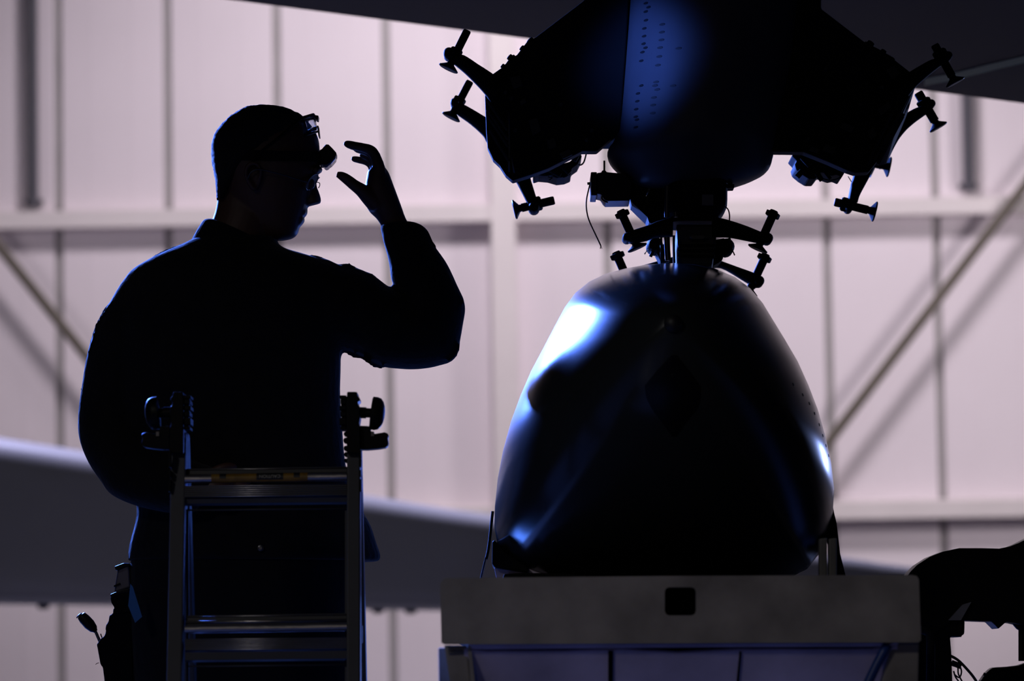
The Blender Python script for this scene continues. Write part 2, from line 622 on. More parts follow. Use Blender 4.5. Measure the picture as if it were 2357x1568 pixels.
# strut that carries the fairing up into the wing
top = W(1650, -20, YP + .2)
zs = []
for xx in (-.13, .13):
    for yy in (.06, 1.1):
        q, _n, _i, _d = bw.ray_cast(V((top.x + xx, YP + yy, 1.0)), V((0, 0, 1)))
        zs.append(q.z)
g = box(top.x - .13, top.x + .13, YP + .06, YP + 1.1, top.z - .02, min(zs) - .002)
g.build('strut', 'pylon', pyl, bevel=.01)
riv = [(341, 30), (365, 66), (340, 106), (342, 184), (327, 258), (325, 328), (320, 396), (338, 432), (310, 472), (300, 550), (487, 222), (484, 292),
       (468, 432), (460, 512), (448, 590), (634, 438), (432, 742), (422, 774), (442, 810), (300, 774), (270, 845), (264, 915), (254, 987), (250, 1055),
       (260, 1082), (412, 882), (405, 950), (402, 1022), (584, 776), (250, 1150), (480, 362)]
for cx_, cy_ in riv:
    p, n = hit(bf, 1400 + cx_ / 3.92, cy_ / 3.92)
    if p is None:
        continue
    tx = n.cross(V((0, 0, 1))).normalized()
    tz = tx.cross(n).normalized()
    wprism([[p - n * .001 + tx * (M(7.5, YP) * math.cos(a)) + tz * (M(2.9, YP) * math.sin(a)) for a in [math.pi * k / 5 for k in range(10)]]], n * .0022).build('rivet', 'fast', pyl)
# panel seam strip on the left flank of the fairing
a, n = hit(bf, 1440, 62)
b, n2 = hit(bf, 1473, 66)
if a is not None and b is not None:
    tube([a, (a + b) / 2 + n * .001, b], .0016, 2, 6).build('seam_strip', 'steel', pyl)

rack_l = empty('ejector_rack', W(1250, 412, YP + .3), 'left shoulder ejector rack with three sway braces reaching toward the man', 'bomb rack', 'ejector racks')
rack_r = empty('ejector_rack', W(1960, 405, YP + .3), 'right shoulder ejector rack with four sway braces under the wing', 'bomb rack', 'ejector racks')
rack_b = empty('ejector_rack', W(1600, 605, YP + .3), 'central lower ejector rack hanging straight above the missile', 'bomb rack', 'ejector racks')

YK = YP + .05
ext = AX * 0.34
LT = [(1345, -60), (1345, 0), (1232, 86), (1212, 97), (1196, 118), (1190, 126), (1170, 138), (1160, 152), (1133, 171), (1120, 196), (1116, 222)]
RT = [(1892, -60), (1890, 20), (1988, 95), (2022, 112), (2050, 128), (2062, 140), (2103, 172), (2110, 192)]
prism(LT + [(1166, 306), (1215, 298), (1335, 246), (1420, 246), (1420, -60)], YK + .05, 0, ext=ext).build('rack_body', 'rack', rack_l, bevel=.006)
prism(LT + [(1119, 300), (1122, 338), (1135, 366), (1150, 380), (1164, 402), (1180, 416), (1224, 402), (1262, 388), (1340, 348), (1374, 348), (1428, 300), (1442, 100), (1450, -60)],
      YK, .05).build('end_plate', 'rack', rack_l, bevel=.003)
prism(RT + [(2068, 282), (1995, 300), (1958, 290), (1838, 246), (1790, 246), (1810, -60)], YK + .05, 0, ext=ext).build('rack_body', 'rack', rack_r, bevel=.006)
prism(RT + [(2098, 215), (2080, 250), (2060, 290), (2044, 330), (2022, 368), (2000, 396), (1968, 398), (1950, 392), (1905, 372), (1850, 350), (1775, 349), (1800, 250), (1815, -60)],
      YK, .05).build('end_plate', 'rack', rack_r, bevel=.003)
# bumps of fittings along the shoulders
for rk, pts_ in ((rack_l, ((1222, 96, 15), (1203, 112, 11), (1175, 133, 12), (1158, 153, 9), (1146, 372, 11), (1162, 388, 13))),
                 (rack_r, ((2003, 102, 14), (2033, 120, 11), (2053, 137, 10), (2012, 366, 14), (2030, 346, 10)))):
    for x, y, r in pts_:
        Y_ = YP + (.06 if y < 200 else .3)
        rr = M(r, Y_)
        d = V((-.75, 0, .66)) if (rk is rack_l and y < 200) else V((.6, 0, .8)) if y < 200 else V((-.6, 0, -.8)) if rk is rack_l else V((.7, 0, -.7))
        lathe(W(x, y, Y_) - d * rr * .9, d, [(0, rr * .95), (rr * .8, rr * .95), (rr * .85, rr * .7), (rr * 1.3, rr * .65), (rr * 1.4, rr * .4)], 8,
              phase=.3).build('fitting', 'rack', rk, auto=.5)
# ribs and bright edge strips on the side of the left rack
for x0, y0, x1, y1 in ((1122, 232, 1168, 300), (1122, 252, 1170, 322), (1124, 268, 1170, 338), (1128, 300, 1172, 372)):
    tube([W(x0, y0, YK - .003), W(x1, y1, YK - .003)], .004, 1, 6).build('rib', 'plate', rack_l)
tube([W(1170, 256, YK - .003), W(1172, 330, YK - .003), W(1172, 396, YK - .003)], .0028, 2, 6).build('edge_strip', 'steel', rack_l, True)
tube([W(1175, 352, YK - .004), W(1184, 398, YK - .004)], .0025, 1, 6).build('edge_strip', 'steel', rack_l, True)
for x0, y0, x1, y1 in ((2010, 372, 2072, 260), (2020, 378, 2078, 268), (2030, 352, 2080, 262), (1996, 380, 2052, 262)):
    tube([W(x0, y0, YK - .003), W(x1, y1, YK - .003)], .004, 1, 6).build('rib', 'plate', rack_r)
# boxes, access plates and bolts on the faces of the shoulder racks
for rk, items in ((rack_l, (((1172, 178), (1196, 172), (1204, 196), (1182, 204)), ((1196, 232), (1208, 224), (1212, 234), (1200, 242)), ((1216, 276), (1236, 270), (1246, 300), (1226, 312)),
                            ((1258, 322), (1276, 316), (1282, 336), (1264, 344)), ((1288, 352), (1310, 342), (1318, 356), (1296, 366)))),
                  (rack_r, (((2040, 160), (2058, 150), (2074, 168), (2056, 184)), ((1996, 300), (2012, 292), (2020, 312), (2004, 322)), ((1940, 280), (1968, 292), (1960, 306), (1934, 294)),
                            ((1900, 330), (1926, 340), (1918, 356), (1892, 346)), ((1868, 336), (1888, 344), (1882, 352), (1862, 346)), ((2020, 250), (2046, 232), (2052, 246), (2028, 266))))):
    for q in items:
        prism(q, YK - .010, .012).build('access_plate', 'plate', rk, bevel=.0015)
for x, y in ((1163, 212), (1177, 226), (1186, 300), (1362, 300), (1350, 322), (1290, 240)):
    lathe(W(x, y, YK + .001), V((0, -1, 0)), [(0, .005), (.004, .005), (.006, .003)], 6).build('bolt', 'plate', rack_l)
for x, y in ((1860, 320), (1832, 200), (1900, 160), (1980, 240), (2030, 200)):
    lathe(W(x, y, YK + .001), V((0, -1, 0)), [(0, .005), (.004, .005), (.006, .003)], 6).build('bolt', 'plate', rack_r)
# cross beam behind the fairing that joins the shoulder racks
prism([(1330, 236), (1850, 236), (1850, 150), (1330, 150)], YP + .12, 0, ext=AX * .25).build('cross_beam', 'pylon', pyl, bevel=.006)


def brace(rk, Y, arm, top, pad, sr=9.5, nut=None, nutr=15, nutl=10, boss=None, bossr=11, padr=24, head=None, th=.024, coneh=19):
    """one sway brace: curved arm, threaded screw from `top` to `pad`, hex nut, boss, pad"""
    A = rloft([(a[0], a[1], a[2], a[3], th, Y) for a in arm], 4, 16, 3.0).build('sway_brace', 'rack', rk, auto=.7)
    pt, pp = W(top[0], top[1], Y), W(pad[0], pad[1], Y)
    d = (pp - pt).normalized()
    r = M(sr, Y)
    Ln = (pp - pt).length
    lathe(pt, d, [(0, r * .86), (M(3, Y), r), (Ln - M(coneh, Y), r)], 16).build('screw', 'rack', A, auto=.6)
    lathe(pp, -d, [(0, M(padr - 3, Y)), (M(1.5, Y), M(padr, Y)), (M(4, Y), M(padr, Y)), (M(coneh * .75, Y), M(9, Y)), (M(coneh, Y), M(8, Y)), (M(coneh + 4, Y), M(10, Y)), (M(coneh + 7, Y), M(8, Y))],
          24).build('pad', 'rackblk', A, auto=.4)
    if nut:
        pn = W(nut[0], nut[1], Y)
        lathe(pn - d * M(nutl, Y), d, [(0, M(nutr * .8, Y)), (M(nutl * .35, Y), M(nutr, Y)), (M(nutl * 1.5, Y), M(nutr, Y)), (M(nutl * 2, Y), M(nutr * .85, Y))], 6, phase=.25).build('hex_nut', 'rack', A)
    if boss:
        lathe(W(boss[0], boss[1], Y) - V((0, .03, 0)), V((0, 1, 0)), [(0, M(bossr * .8, Y)), (.006, M(bossr, Y)), (.054, M(bossr, Y)), (.06, M(bossr * .8, Y))], 14).build('pivot_boss', 'rack', A, auto=.5)
    if head:
        ph = W(head[0], head[1], Y)
        lathe(ph - d * M(7, Y), d, [(0, M(9, Y)), (M(4, Y), M(11, Y)), (M(5, Y), M(17.5, Y)), (M(15, Y), M(17.5, Y)), (M(17, Y), M(15, Y))], 6, phase=.3).build('screw_head', 'rack', A)
    return A


Y1, Y2 = YP + .04, YP + .39
brace(rack_l, Y1, [(1050, 128, 1043, 146), (1069, 129, 1050, 152), (1102, 150, 1070, 169), (1133, 170, 1097, 196), (1150, 185, 1118, 220), (1165, 200, 1130, 240)],
      (1076, 70), (1031, 160), nut=(1050, 119), nutr=15, nutl=8, boss=(1034, 126), bossr=13)
brace(rack_l, Y2, [(1058, 240, 1048, 258), (1072, 244, 1054, 265), (1097, 258, 1083, 286), (1122, 273, 1110, 311), (1140, 285, 1120, 328), (1150, 300, 1135, 345)],
      (1082, 187), (1037, 272), sr=9, nut=(1058, 231), nutr=15, nutl=7, boss=(1047, 239), bossr=10, padr=23)
brace(rack_l, Y1 + .3, [(1170, 385, 1228, 385), (1179, 403, 1221, 406), (1195, 433, 1227, 430), (1210, 462, 1234, 453), (1216, 474, 1238, 466)],
      (1276, 461), (1182, 483), sr=10, nut=(1238, 469), nutr=17, nutl=9, boss=(1229, 480), bossr=13, padr=23)
brace(rack_r, Y1, [(2168, 134, 2176, 146), (2142, 139, 2165, 153), (2112, 155, 2137, 175), (2084, 172, 2109, 200), (2068, 186, 2091, 222)],
      (2151, 103), (2200, 192), sr=10, nut=(2164, 124), nutr=19, nutl=9, boss=(2180, 132), bossr=10)
brace(rack_r, Y2, [(2130, 244, 2142, 258), (2109, 249, 2128, 266), (2084, 262, 2094, 292), (2060, 280, 2071, 318), (2040, 300, 2055, 346)],
      (2113, 213), (2161, 295), sr=11, nut=(2127, 236), nutr=19, nutl=8, boss=(2141, 242), bossr=10, padr=23)
brace(rack_r, Y1 + .3, [(1962, 380, 2012, 385), (1965, 398, 2004, 403), (1958, 425, 1991, 427), (1953, 451, 1979, 450), (1950, 466, 1974, 466)],
      (1921, 465), (2016, 488), sr=10, nut=(1945, 471), nutr=18, nutl=10, boss=(1953, 480), bossr=10, padr=24)
brace(rack_r, Y2 + .3, [(2002, 360, 2020, 372), (2000, 370, 2012, 392), (1996, 384, 2004, 408)],
      (1985, 372), (2049, 385), sr=9, padr=24)
# lower rack braces
YBk = YP + .02
YBr = YP + .37
brace(rack_b, YBk, [(1548, 500, 1548, 545), (1513, 510, 1507, 548), (1492, 519, 1490, 554), (1459, 530, 1454, 561), (1443, 540, 1440, 556)],
      (1433, 496), (1468, 573), sr=10, boss=(1443, 549), bossr=11, head=(1431, 490), padr=24, coneh=16)
brace(rack_b, YBr, [(1548, 592, 1548, 630), (1505, 604, 1500, 640), (1446, 622, 1442, 650), (1433, 632, 1430, 648)],
      (1421, 590), (1455, 668), sr=10, boss=(1433, 641), bossr=10, head=(1420, 586), padr=23, coneh=16)
brace(rack_b, YBk, [(1640, 500, 1640, 546), (1668, 505, 1678, 547), (1712, 519, 1712, 553), (1742, 531, 1737, 558), (1766, 541, 1762, 562)],
      (1778, 497), (1743, 575), sr=10, boss=(1766, 551), bossr=12, head=(1780, 491), padr=24, coneh=16)
brace(rack_b, YBr, [(1630, 592, 1630, 622), (1654, 600, 1660, 617), (1699, 616, 1711, 646), (1735, 629, 1737, 662), (1752, 640, 1748, 660)],
      (1759, 596), (1722, 676), sr=10, boss=(1746, 649), bossr=12, head=(1761, 591), padr=22, coneh=16)

# body of the lower rack
rloft([(1531, 418, 1674, 418, .10, YP + .12), (1530, 450, 1672, 450, .10, YP + .12), (1530, 482, 1671, 482, .10, YP + .12), (1532, 500, 1662, 498, .09, YP + .12),
       (1541, 506, 1655, 506, .085, YP + .12), (1541, 520, 1655, 520, .085, YP + .12)], 2, 28, 4.5).build('rack_body', 'rack', rack_b, auto=.5)
prism([(1556, 515), (1650, 515), (1648, 560), (1640, 612), (1560, 614), (1558, 560)], YP + .05, 0, ext=AX * .28).build('lower_body', 'pylon', rack_b, bevel=.006)
# shiny actuator tubes on the left of the lower rack
ptube([(1536, 428), (1535, 470), (1535, 500)], 6, YP - .0, 2, 14).build('actuator_tube', 'steel', rack_b, auto=.7)
ptube([(1535, 546), (1536, 575), (1538, 600)], 7, YP - .0, 2, 14).build('actuator_tube', 'steel', rack_b, auto=.7)
ptube([(1551, 542), (1551, 575), (1552, 606)], 3, YP - .03, 2, 8).build('guide_rod', 'steel', rack_b, auto=.7)
ptube([(1555, 488), (1556, 500)], 5, YP - .0, 1, 10).build('guide_rod', 'steel', rack_b, auto=.7)
ptube([(1522, 545), (1522, 606)], 2.5, YP - .03, 1, 8).build('guide_rod', 'steel', rack_b, auto=.7)
ptube([(1522, 606), (1540, 602), (1546, 597)], 1.6, YP - .03, 2, 6).build('wire', 'steel', rack_b)
prism([(1588, 545), (1594, 542), (1618, 542), (1624, 545), (1618, 550), (1594, 550)], YP + .0, .05).build('latch', 'steel', rack_b)
for y0 in (562, 574, 586):
    prism([(1560, y0), (1646, y0), (1645, y0 + 6), (1561, y0 + 6)], YP + .035, .03).build('cover_strip', 'rack', rack_b, bevel=.001)
prism([(1616, 448), (1642, 448), (1642, 472), (1616, 472)], YP + .012, .012).build('data_plate', 'bar', rack_b)
prism([(1668, 424), (1690, 424), (1690, 432), (1668, 433)], YP + .05, .05).build('lug', 'rack', rack_b)
# slanted housing and the boxy solenoid on the left
prism([(1452, 418), (1500, 424), (1532, 424), (1534, 522), (1512, 520), (1494, 512), (1490, 500), (1470, 481), (1455, 466), (1450, 440)],
      YP + .1, .12, holes=[[(1492, 433), (1499, 433), (1490, 448), (1487, 452)]]).build('hinge_housing', 'rack', rack_b)
g = prism([(1374, 398), (1384, 397), (1386, 392), (1394, 392), (1396, 396), (1440, 400), (1455, 420), (1450, 462), (1395, 463), (1390, 458), (1384, 448), (1374, 446)], YP + .06, .10)
prism([(1360, 396), (1374, 396), (1374, 450), (1360, 450)], YP + .055, .11, g=g)
g.build('solenoid', 'rackblk', rack_b, bevel=.002)
ptube([(1391, 396), (1391, 370)], 2.2, YP + .1, 1, 8).build('rod', 'rack', rack_b)
ptube([(1358, 424), (1354, 440), (1350, 460), (1350, 482), (1355, 505), (1366, 530), (1377, 553), (1383, 566)], 1.6, YP + .08, 3, 8).build('loose_wire', 'cable', rack_b, True)
for dx in (-2, 0, 3):
    ptube([(1383, 565), (1383 + dx, 573)], .6, YP + .08, 1, 5).build('wire_strand', 'cable', rack_b)
ptube([(1386, 452), (1386, 458), (1392, 463), (1399, 466)], 2.0, YP + .05, 3, 6).build('clip', 'rack', rack_b)
ptube([(1352, 423), (1360, 422)], 3, YP + .1, 1, 8).build('terminal', 'rack', rack_b)
ptube([(1665, 474), (1675, 481), (1679, 494), (1679, 508)], 1.5, YP + .02, 4, 8).build('wire_loop', 'cable', rack_b, True)
# rounded valves either side, low
lathe(W(1673, 566, YP + .08), V((0, 1, 0)), [(0, M(14, YP)), (.01, M(19, YP)), (.07, M(19, YP)), (.08, M(12, YP))], 16).build('valve', 'rack', rack_b, auto=.5)
prism([(1646, 552), (1668, 548), (1664, 596), (1656, 604), (1642, 612)], YP + .09, .08).build('bracket', 'rack', rack_b, bevel=.002)
ptube([(1678, 548), (1682, 562), (1684, 574)], 3.4, YP + .05, 3, 8).build('pigtail', 'cable', rack_b, True)
ptube([(1684, 574), (1688, 581), (1691, 588)], 1.6, YP + .05, 3, 6).build('pigtail', 'cable', rack_b, True)
lathe(W(1508, 562, YP + .08), V((0, 1, 0)), [(0, M(14, YP)), (.01, M(19, YP)), (.07, M(19, YP)), (.08, M(12, YP))], 16).build('valve', 'rack', rack_b, auto=.5)
prism([(1508, 575), (1530, 560), (1530, 604), (1521, 603)], YP + .1, .08).build('bracket', 'rack', rack_b, bevel=.002)
ptube([(1503, 578), (1497, 591)], 4, YP + .09, 1, 8).build('stub', 'rack', rack_b)
for q in (((1490, 571), (1484, 586)), ((1493, 573), (1483, 584))):
    ptube([q[0], ((q[0][0] + q[1][0]) / 2 + 1, (q[0][1] + q[1][1]) / 2), q[1]], .8, YP + .1, 2, 5).build('wire_strand', 'cable', rack_b)
# connectors and cables below the left rack
prism([(1226, 398), (1262, 385), (1312, 372), (1330, 352), (1340, 358), (1330, 378), (1316, 388), (1314, 402), (1300, 408), (1282, 410), (1262, 404), (1240, 402), (1228, 406)], YP + .25, .12).build('connector_block', 'rack', rack_l, bevel=.003)
for x0, y0, x1, y1, r in ((1300, 350, 1330, 366, 9), (1285, 372, 1312, 398, 7), (1255, 385, 1290, 404, 6)):
    ptube([(x0, y0), (x1, y1)], r, YP + .22, 1, 10).build('connector', 'rack', rack_l, auto=.7)
ptube([(1328, 362), (1330, 376), (1336, 380), (1344, 373), (1350, 352), (1352, 346)], 1.8, YP + .28, 4, 8).build('cable', 'cable', rack_l, True)
ptube([(1228, 396), (1245, 404), (1262, 404), (1275, 401)], 1.6, YP + .22, 4, 8).build('cable', 'cable', rack_l, True)
ptube([(1262, 400), (1263, 408), (1272, 409), (1264, 415)], 1.5, YP + .24, 3, 6).build('cable', 'cable', rack_l, True)
ptube([(1296, 409), (1306, 405), (1312, 396)], 1.3, YP + .24, 3, 6).build('cable', 'cable', rack_l, True)
# connectors and cables below the right rack
prism([(1830, 350), (1870, 350), (1905, 372), (1945, 396), (1938, 408), (1925, 402), (1915, 405), (1890, 396), (1878, 412), (1862, 412), (1846, 402), (1832, 390), (1829, 378), (1834, 370), (1822, 358)], YP + .25, .12).build('connector_block', 'rack', rack_r, bevel=.003)
for x0, y0, x1, y1, r in ((1846, 394, 1834, 408, 7), (1880, 398, 1892, 416, 6), (1900, 398, 1912, 412, 4), (1848, 360, 1866, 380, 9)):
    ptube([(x0, y0), (x1, y1)], r, YP + .22, 1, 10).build('connector', 'rack', rack_r, auto=.7)
ptube([(1896, 412), (1910, 415), (1924, 413), (1938, 406)], 1.5, YP + .25, 4, 8).build('cable', 'cable', rack_r, True)
ptube([(1952, 406), (1960, 419)], 1.0, YP + .26, 1, 6).build('cable', 'cable', rack_r, True)

# ================================================================== MISSILE
YM = 7.38
out = [(1545, 606), (1490, 609), (1440, 618), (1395, 630), (1357, 648), (1325, 674), (1300, 708), (1275, 755), (1250, 803), (1222, 856), (1198, 912), (1176, 972), (1158, 1038), (1146, 1100),
       (1139, 1165), (1138, 1215), (1146, 1258), (1166, 1292), (1205, 1322), (1270, 1342), (1400, 1352), (1545, 1354), (1690, 1352), (1800, 1340), (1858, 1310), (1888, 1272), (1906, 1230), (1917, 1180), (1920, 1128),
       (1913, 1065), (1900, 1005), (1882, 942), (1860, 885), (1836, 832), (1808, 784), (1780, 738), (1755, 697), (1727, 664), (1692, 638), (1645, 618), (1600, 609)]
O = [W(x, y, YM) for x, y in out]
cen = W(1540, 985, YM)
ms = empty('missile', W(1540, 1352, YM), 'smooth dark missile nose with bright glare on its upper left shoulder', 'missile')
g = G()
N = len(O)
NS = 26
vs = []
tp_ = (1548.0, 738.0)
for i in range(NS + 1):
    t = i / NS
    gg = max((1 - (1 - t) ** 2.0) ** 0.60, .015)
    wr = (1 - t) ** 0.8
    Yt = YM - .60 * (1 - t)
    for x, y in out:
        dx, dy = x - tp_[0], y - tp_[1]
        # towards the tip the section rounds off into an oval
        qx, qy = (tp_[0] - 1541) / 386, (tp_[1] - 965) / 356
        ex_, ey_ = dx / 386, dy / 356
        A_, B_, C_ = ex_ * ex_ + ey_ * ey_, qx * ex_ + qy * ey_, qx * qx + qy * qy - 1
        k_ = 1 + ((-B_ + math.sqrt(max(B_ * B_ - A_ * C_, 0))) / A_ - 1) * wr
        k_ = min(k_, 1.0)
        vs.append(W(tp_[0] + dx * gg * k_, tp_[1] + dy * gg * k_, Yt))
AXM = ray(1545, 1500)
AXM = AXM / AXM.y
for j, dd in enumerate((.3, .8, 1.6, 2.4)):
    sc = (.998, .995, .98, .9)[j]
    c = cen + AXM * dd
    for p in O:
        vs.append(c + (p - cen) * sc)
NR = NS + 1 + 4
fs = []
for i in range(NR - 1):
    for k in range(N):
        k2 = (k + 1) % N
        fs.append((i * N + k, i * N + k2, (i + 1) * N + k2, (i + 1) * N + k))
fs.append(tuple(range(N)))
fs.append(tuple((NR - 1) * N + k for k in reversed(range(N))))
mis = g.add(vs, fs).build('nose_and_body', 'missile', ms, smooth=True)
bmi = bvh_of(mis)
for x, y in ((1826, 885), (1848, 909), (1863, 929), (1875, 952), (1886, 978), (1894, 1003), (1901, 1026), (1907, 1049)):
    p, n = hit(bmi, x, y)
    if p is not None:
        lathe(p - n * .001, n, [(0, .0032), (.0015, .0032), (.002, .002)], 8).build('fastener', 'fast', ms)


def patch(bvh, poly, off=.002, sub=5):
    """thin shell laid on a surface inside a quad-like pixel polygon (rows of left/right limits)"""
    rows_ = []
    for (y, xl, xr) in poly:
        r = []
        for k in range(sub + 1):
            p, n = hit(bvh, xl + (xr - xl) * k / sub, y)
            r.append(p + n * off)
        rows_.append(r)
    g = G()
    m = sub + 1
    vs = [p for r in rows_ for p in r]
    n = len(vs)
    vs2 = [p + V((0, .004, 0)) for p in vs]
    fs = [(i * m + k, i * m + k + 1, (i + 1) * m + k + 1, (i + 1) * m + k) for i in range(len(rows_) - 1) for k in range(sub)]
    fs += [tuple(n + i for i in reversed(f)) for f in list(fs)]
    bnd = [k for k in range(m)] + [i * m + m - 1 for i in range(1, len(rows_))] + [(len(rows_) - 1) * m + k for k in reversed(range(m - 1))] + [i * m for i in reversed(range(1, len(rows_) - 1))]
    for i in range(len(bnd)):
        a, b = bnd[i], bnd[(i + 1) % len(bnd)]
        fs.append((a, b, b + n, a + n))
    return g.add(vs + vs2, fs)


patch(bmi, [(818, 1546, 1558), (850, 1515, 1584), (888, 1484, 1612), (915, 1488, 1612), (940, 1500, 1606), (980, 1530, 1572), (1004, 1547, 1556)], .0015).build('seeker_window', 'window', ms, auto=.5)
p, n = hit(bmi, 1550, 745)
lathe(p - n * .004, n, [(0, .017), (.006, .016), (.011, .010), (.013, .004)], 16).build('nose_plug', 'fast', ms, auto=.6)

# ================================================================== LOADER
YL = 6.5
ld = empty('munitions_loader', W(1560, 1480, YL + .3) * 1.0, 'grey loader table with a square-holed front beam below the missile', 'loader')
ld.location.z = 0
hole = [(1540, 1352), (1592, 1352), (1599, 1355), (1602, 1362), (1602, 1407), (1599, 1414), (1592, 1417), (1540, 1417), (1533, 1414), (1530, 1407), (1530, 1362), (1533, 1355)]
beamp = [(1020, 1334), (1030, 1331), (1560, 1326), (2100, 1324), (2110, 1326), (2115, 1334), (2120, 1474), (2114, 1479), (1560, 1481), (1024, 1484), (1016, 1480), (1013, 1345)]
prism(beamp, YL, .012, holes=[hole]).build('front_beam', 'beam', ld)
# tube walls behind the beam face
pt0, pt1 = W(1016, 1334, YL), W(2117, 1326, YL)
zb, zt = W(1560, 1480, YL).z, W(1560, 1328, YL).z
box(pt0.x + .004, pt1.x - .004, YL + .012, YL + .16, zt - .014, zt - .006).build('beam_top_wall', 'beam', ld)
box(pt0.x + .004, pt1.x - .004, YL + .012, YL + .16, zb + .006, zb + .014).build('beam_bottom_wall', 'beam', ld)
box(pt0.x + .004, pt1.x - .004, YL + .15, YL + .16, zb + .016, zt - .016).build('beam_rear_wall', 'rack', ld)
# side rails and deck
zdk = W(1560, 1345, YM).z
for sx in (pt0.x + .05, pt1.x - .05):
    box(sx - .035, sx + .035, YL + .162, 9.6, zb + .01, zt - .02).build('side_rail', 'beam', ld, bevel=.004)
for yy in (7.15, 7.9, 8.7, 9.5):
    box(pt0.x + .09, pt1.x - .09, yy, yy + .07, zb + .02, zb + .07).build('cross_member', 'beam', ld, bevel=.004)
# sloping bluish pan under the beam, in two sheets with a slot between
p0 = W(1560, 1481, YL + .02)
nrm = V((0, -.85, -.52)).normalized()


def sheet(poly, name, material, th=.006):
    lo = [PL(x, y, p0, nrm) for x, y in poly]
    return wprism([lo], -nrm * th).build(name, material, ld)


sheet([(1078, 1484), (1560, 1482), (2068, 1480), (2066, 1487), (2008, 1489), (1700, 1490), (1440, 1492), (1120, 1495), (1080, 1494)], 'pan_sheet', 'deck')
sheet([(1080, 1496), (1120, 1501), (1300, 1501), (1430, 1496), (1560, 1504), (1700, 1497), (2008, 1497), (2066, 1489), (2050, 1640), (1075, 1640), (1068, 1496)], 'pan_sheet', 'deck')
sheet([(1085, 1487), (2040, 1484), (2040, 1510), (1085, 1512)], 'slot_shade_sheet', 'rack', .012).location.y += .02  # black sheet added behind the slot so no light shows through
sheet([(1400, 1498), (1411, 1498), (1410, 1640), (1400, 1640)], 'weld_rib', 'rack', -.004)
sheet([(1702, 1500), (1706, 1500), (1694, 1640), (1688, 1640)], 'weld_rib', 'rack', -.004)
# corner legs
for poly, nm in (([(1022, 1486), (1074, 1486), (1090, 1640), (1098, 1900), (1066, 1900), (1046, 1640)], 'leg'), ([(2056, 1470), (2116, 1470), (2112, 1640), (2100, 1900), (2040, 1900), (2010, 1640)], 'leg')):
    prism(poly, YL + .03, .06).build(nm, 'beam', ld, bevel=.003)
for sx in (-.42, .42):
    c = (pt0.x + pt1.x) / 2 + sx
    box(c - .05, c + .05, YL + .03, YL + .12, .0, .40).build('leg', 'beam', ld, bevel=.004)
    box(c - .05, c + .05, 9.4, 9.5, .0, zb + .02).build('leg', 'beam', ld, bevel=.004)
ptube([(2043, 1484), (2018, 1530), (1990, 1590), (1950, 1680)], 11, YL + .02, 2, 12).build('blue_tube', 'blue', ld, True)
prism([(1076, 1486), (1084, 1486), (1101, 1640), (1088, 1640)], YL + .02, .03).build('leg_edge', 'beam', ld)
prism([(1030, 1498), (1064, 1497), (1066, 1503), (1032, 1505)], YL + .024, .01).build('pin', 'bar', ld)
# cradle: chock, bracket, posts, straps
prism([(1133, 1247), (1138, 1243), (1165, 1272), (1215, 1306), (1215, 1318), (1140, 1308), (1132, 1298)], YM - .06, .2).build('cradle_chock', 'rack', ld, bevel=.003)
prism([(1137, 1306), (1195, 1303), (1260, 1315), (1260, 1345), (1146, 1345), (1142, 1330)], YM - .04, .2).build('cradle_bracket', 'deck', ld, bevel=.003)
prism([(1160, 1322), (1200, 1319), (1420, 1322), (1420, 1350), (1152, 1350)], YM - .1, .05).build('cradle_plate', 'rack', ld, bevel=.002)
prism([(1240, 1352), (1850, 1350), (1890, 1350), (1890, 1362), (1240, 1364)], YM - .12, .3).build('cradle_saddle', 'rack', ld, bevel=.004)
for xl in (1886, 1908):
    prism([(xl, 1240), (xl + 18, 1238), (xl + 18, 1345), (xl, 1345)], YL + .35, .03).build('post', 'bar', ld, bevel=.003)
box(pt0.x + .07, pt1.x - .07, YL + .17, YM + .5, zt - .03, zt - .006).build('deck_plate', 'rack', ld)


def strap(pts, w, Y, name='strap'):
    rows_ = [(x - w / 2, y, x + w / 2, y, .022, Y) for x, y in pts]
    return rloft(rows_, 3, 12, 4).build(name, 'strap', ld, auto=.7)


strap([(1134, 1178), (1131, 1205), (1128, 1235), (1124, 1265), (1119, 1288)], 7, YM + .05)
strap([(1118, 1284), (1113, 1306), (1106, 1335)], 4, YM + .05)
prism([(1916, 1158), (1920, 1180), (1926, 1205), (1930, 1240), (1934, 1275), (1948, 1330), (1926, 1330), (1922, 1262), (1908, 1250), (1905, 1225), (1912, 1200)], YM + .02, .05).build('strap', 'strap', ld, bevel=.002)

# ================================================================== LIFT ARM ON THE RIGHT
YA = 7.6
la = empty('lift_arm', (W(2250, 1600, YA).x, YA, 0), 'black curved lift arm beside the loader at the lower right', 'lift arm')
prism([(2086, 1330), (2096, 1316), (2112, 1300), (2140, 1282), (2170, 1270), (2208, 1262), (2260, 1262), (2300, 1263), (2325, 1258), (2345, 1250), (2380, 1232), (2440, 1225), (2440, 1436), (2350, 1438), (2334, 1434), (2316, 1432), (2298, 1448), (2281, 1431), (2222, 1429), (2195, 1428), (2120, 1480), (2100, 1480)],
      YA, .10).build('arm', 'arm', la, bevel=.002)
prism([(2110, 1420), (2221, 1428), (2220, 1461), (2214, 1462), (2213, 1467), (2187, 1466), (2190, 1500), (2195, 1640), (2200, 2320), (2110, 2320)], YA + .01, .12).build('post', 'arm', la, bevel=.004)
prism([(2183, 1428), (2216, 1392), (2236, 1386), (2212, 1428)], YA - .012, .012).build('gusset_plate', 'bar', la)
ptube([(2351, 1436), (2351, 1480), (2351, 1522)], 7, YA + .05, 1, 12).build('hanging_rod', 'arm', la, auto=.7)
ptube([(2336, 1432), (2344, 1442), (2352, 1446)], 8, YA + .05, 2, 10).build('pivot', 'arm', la, auto=.7)
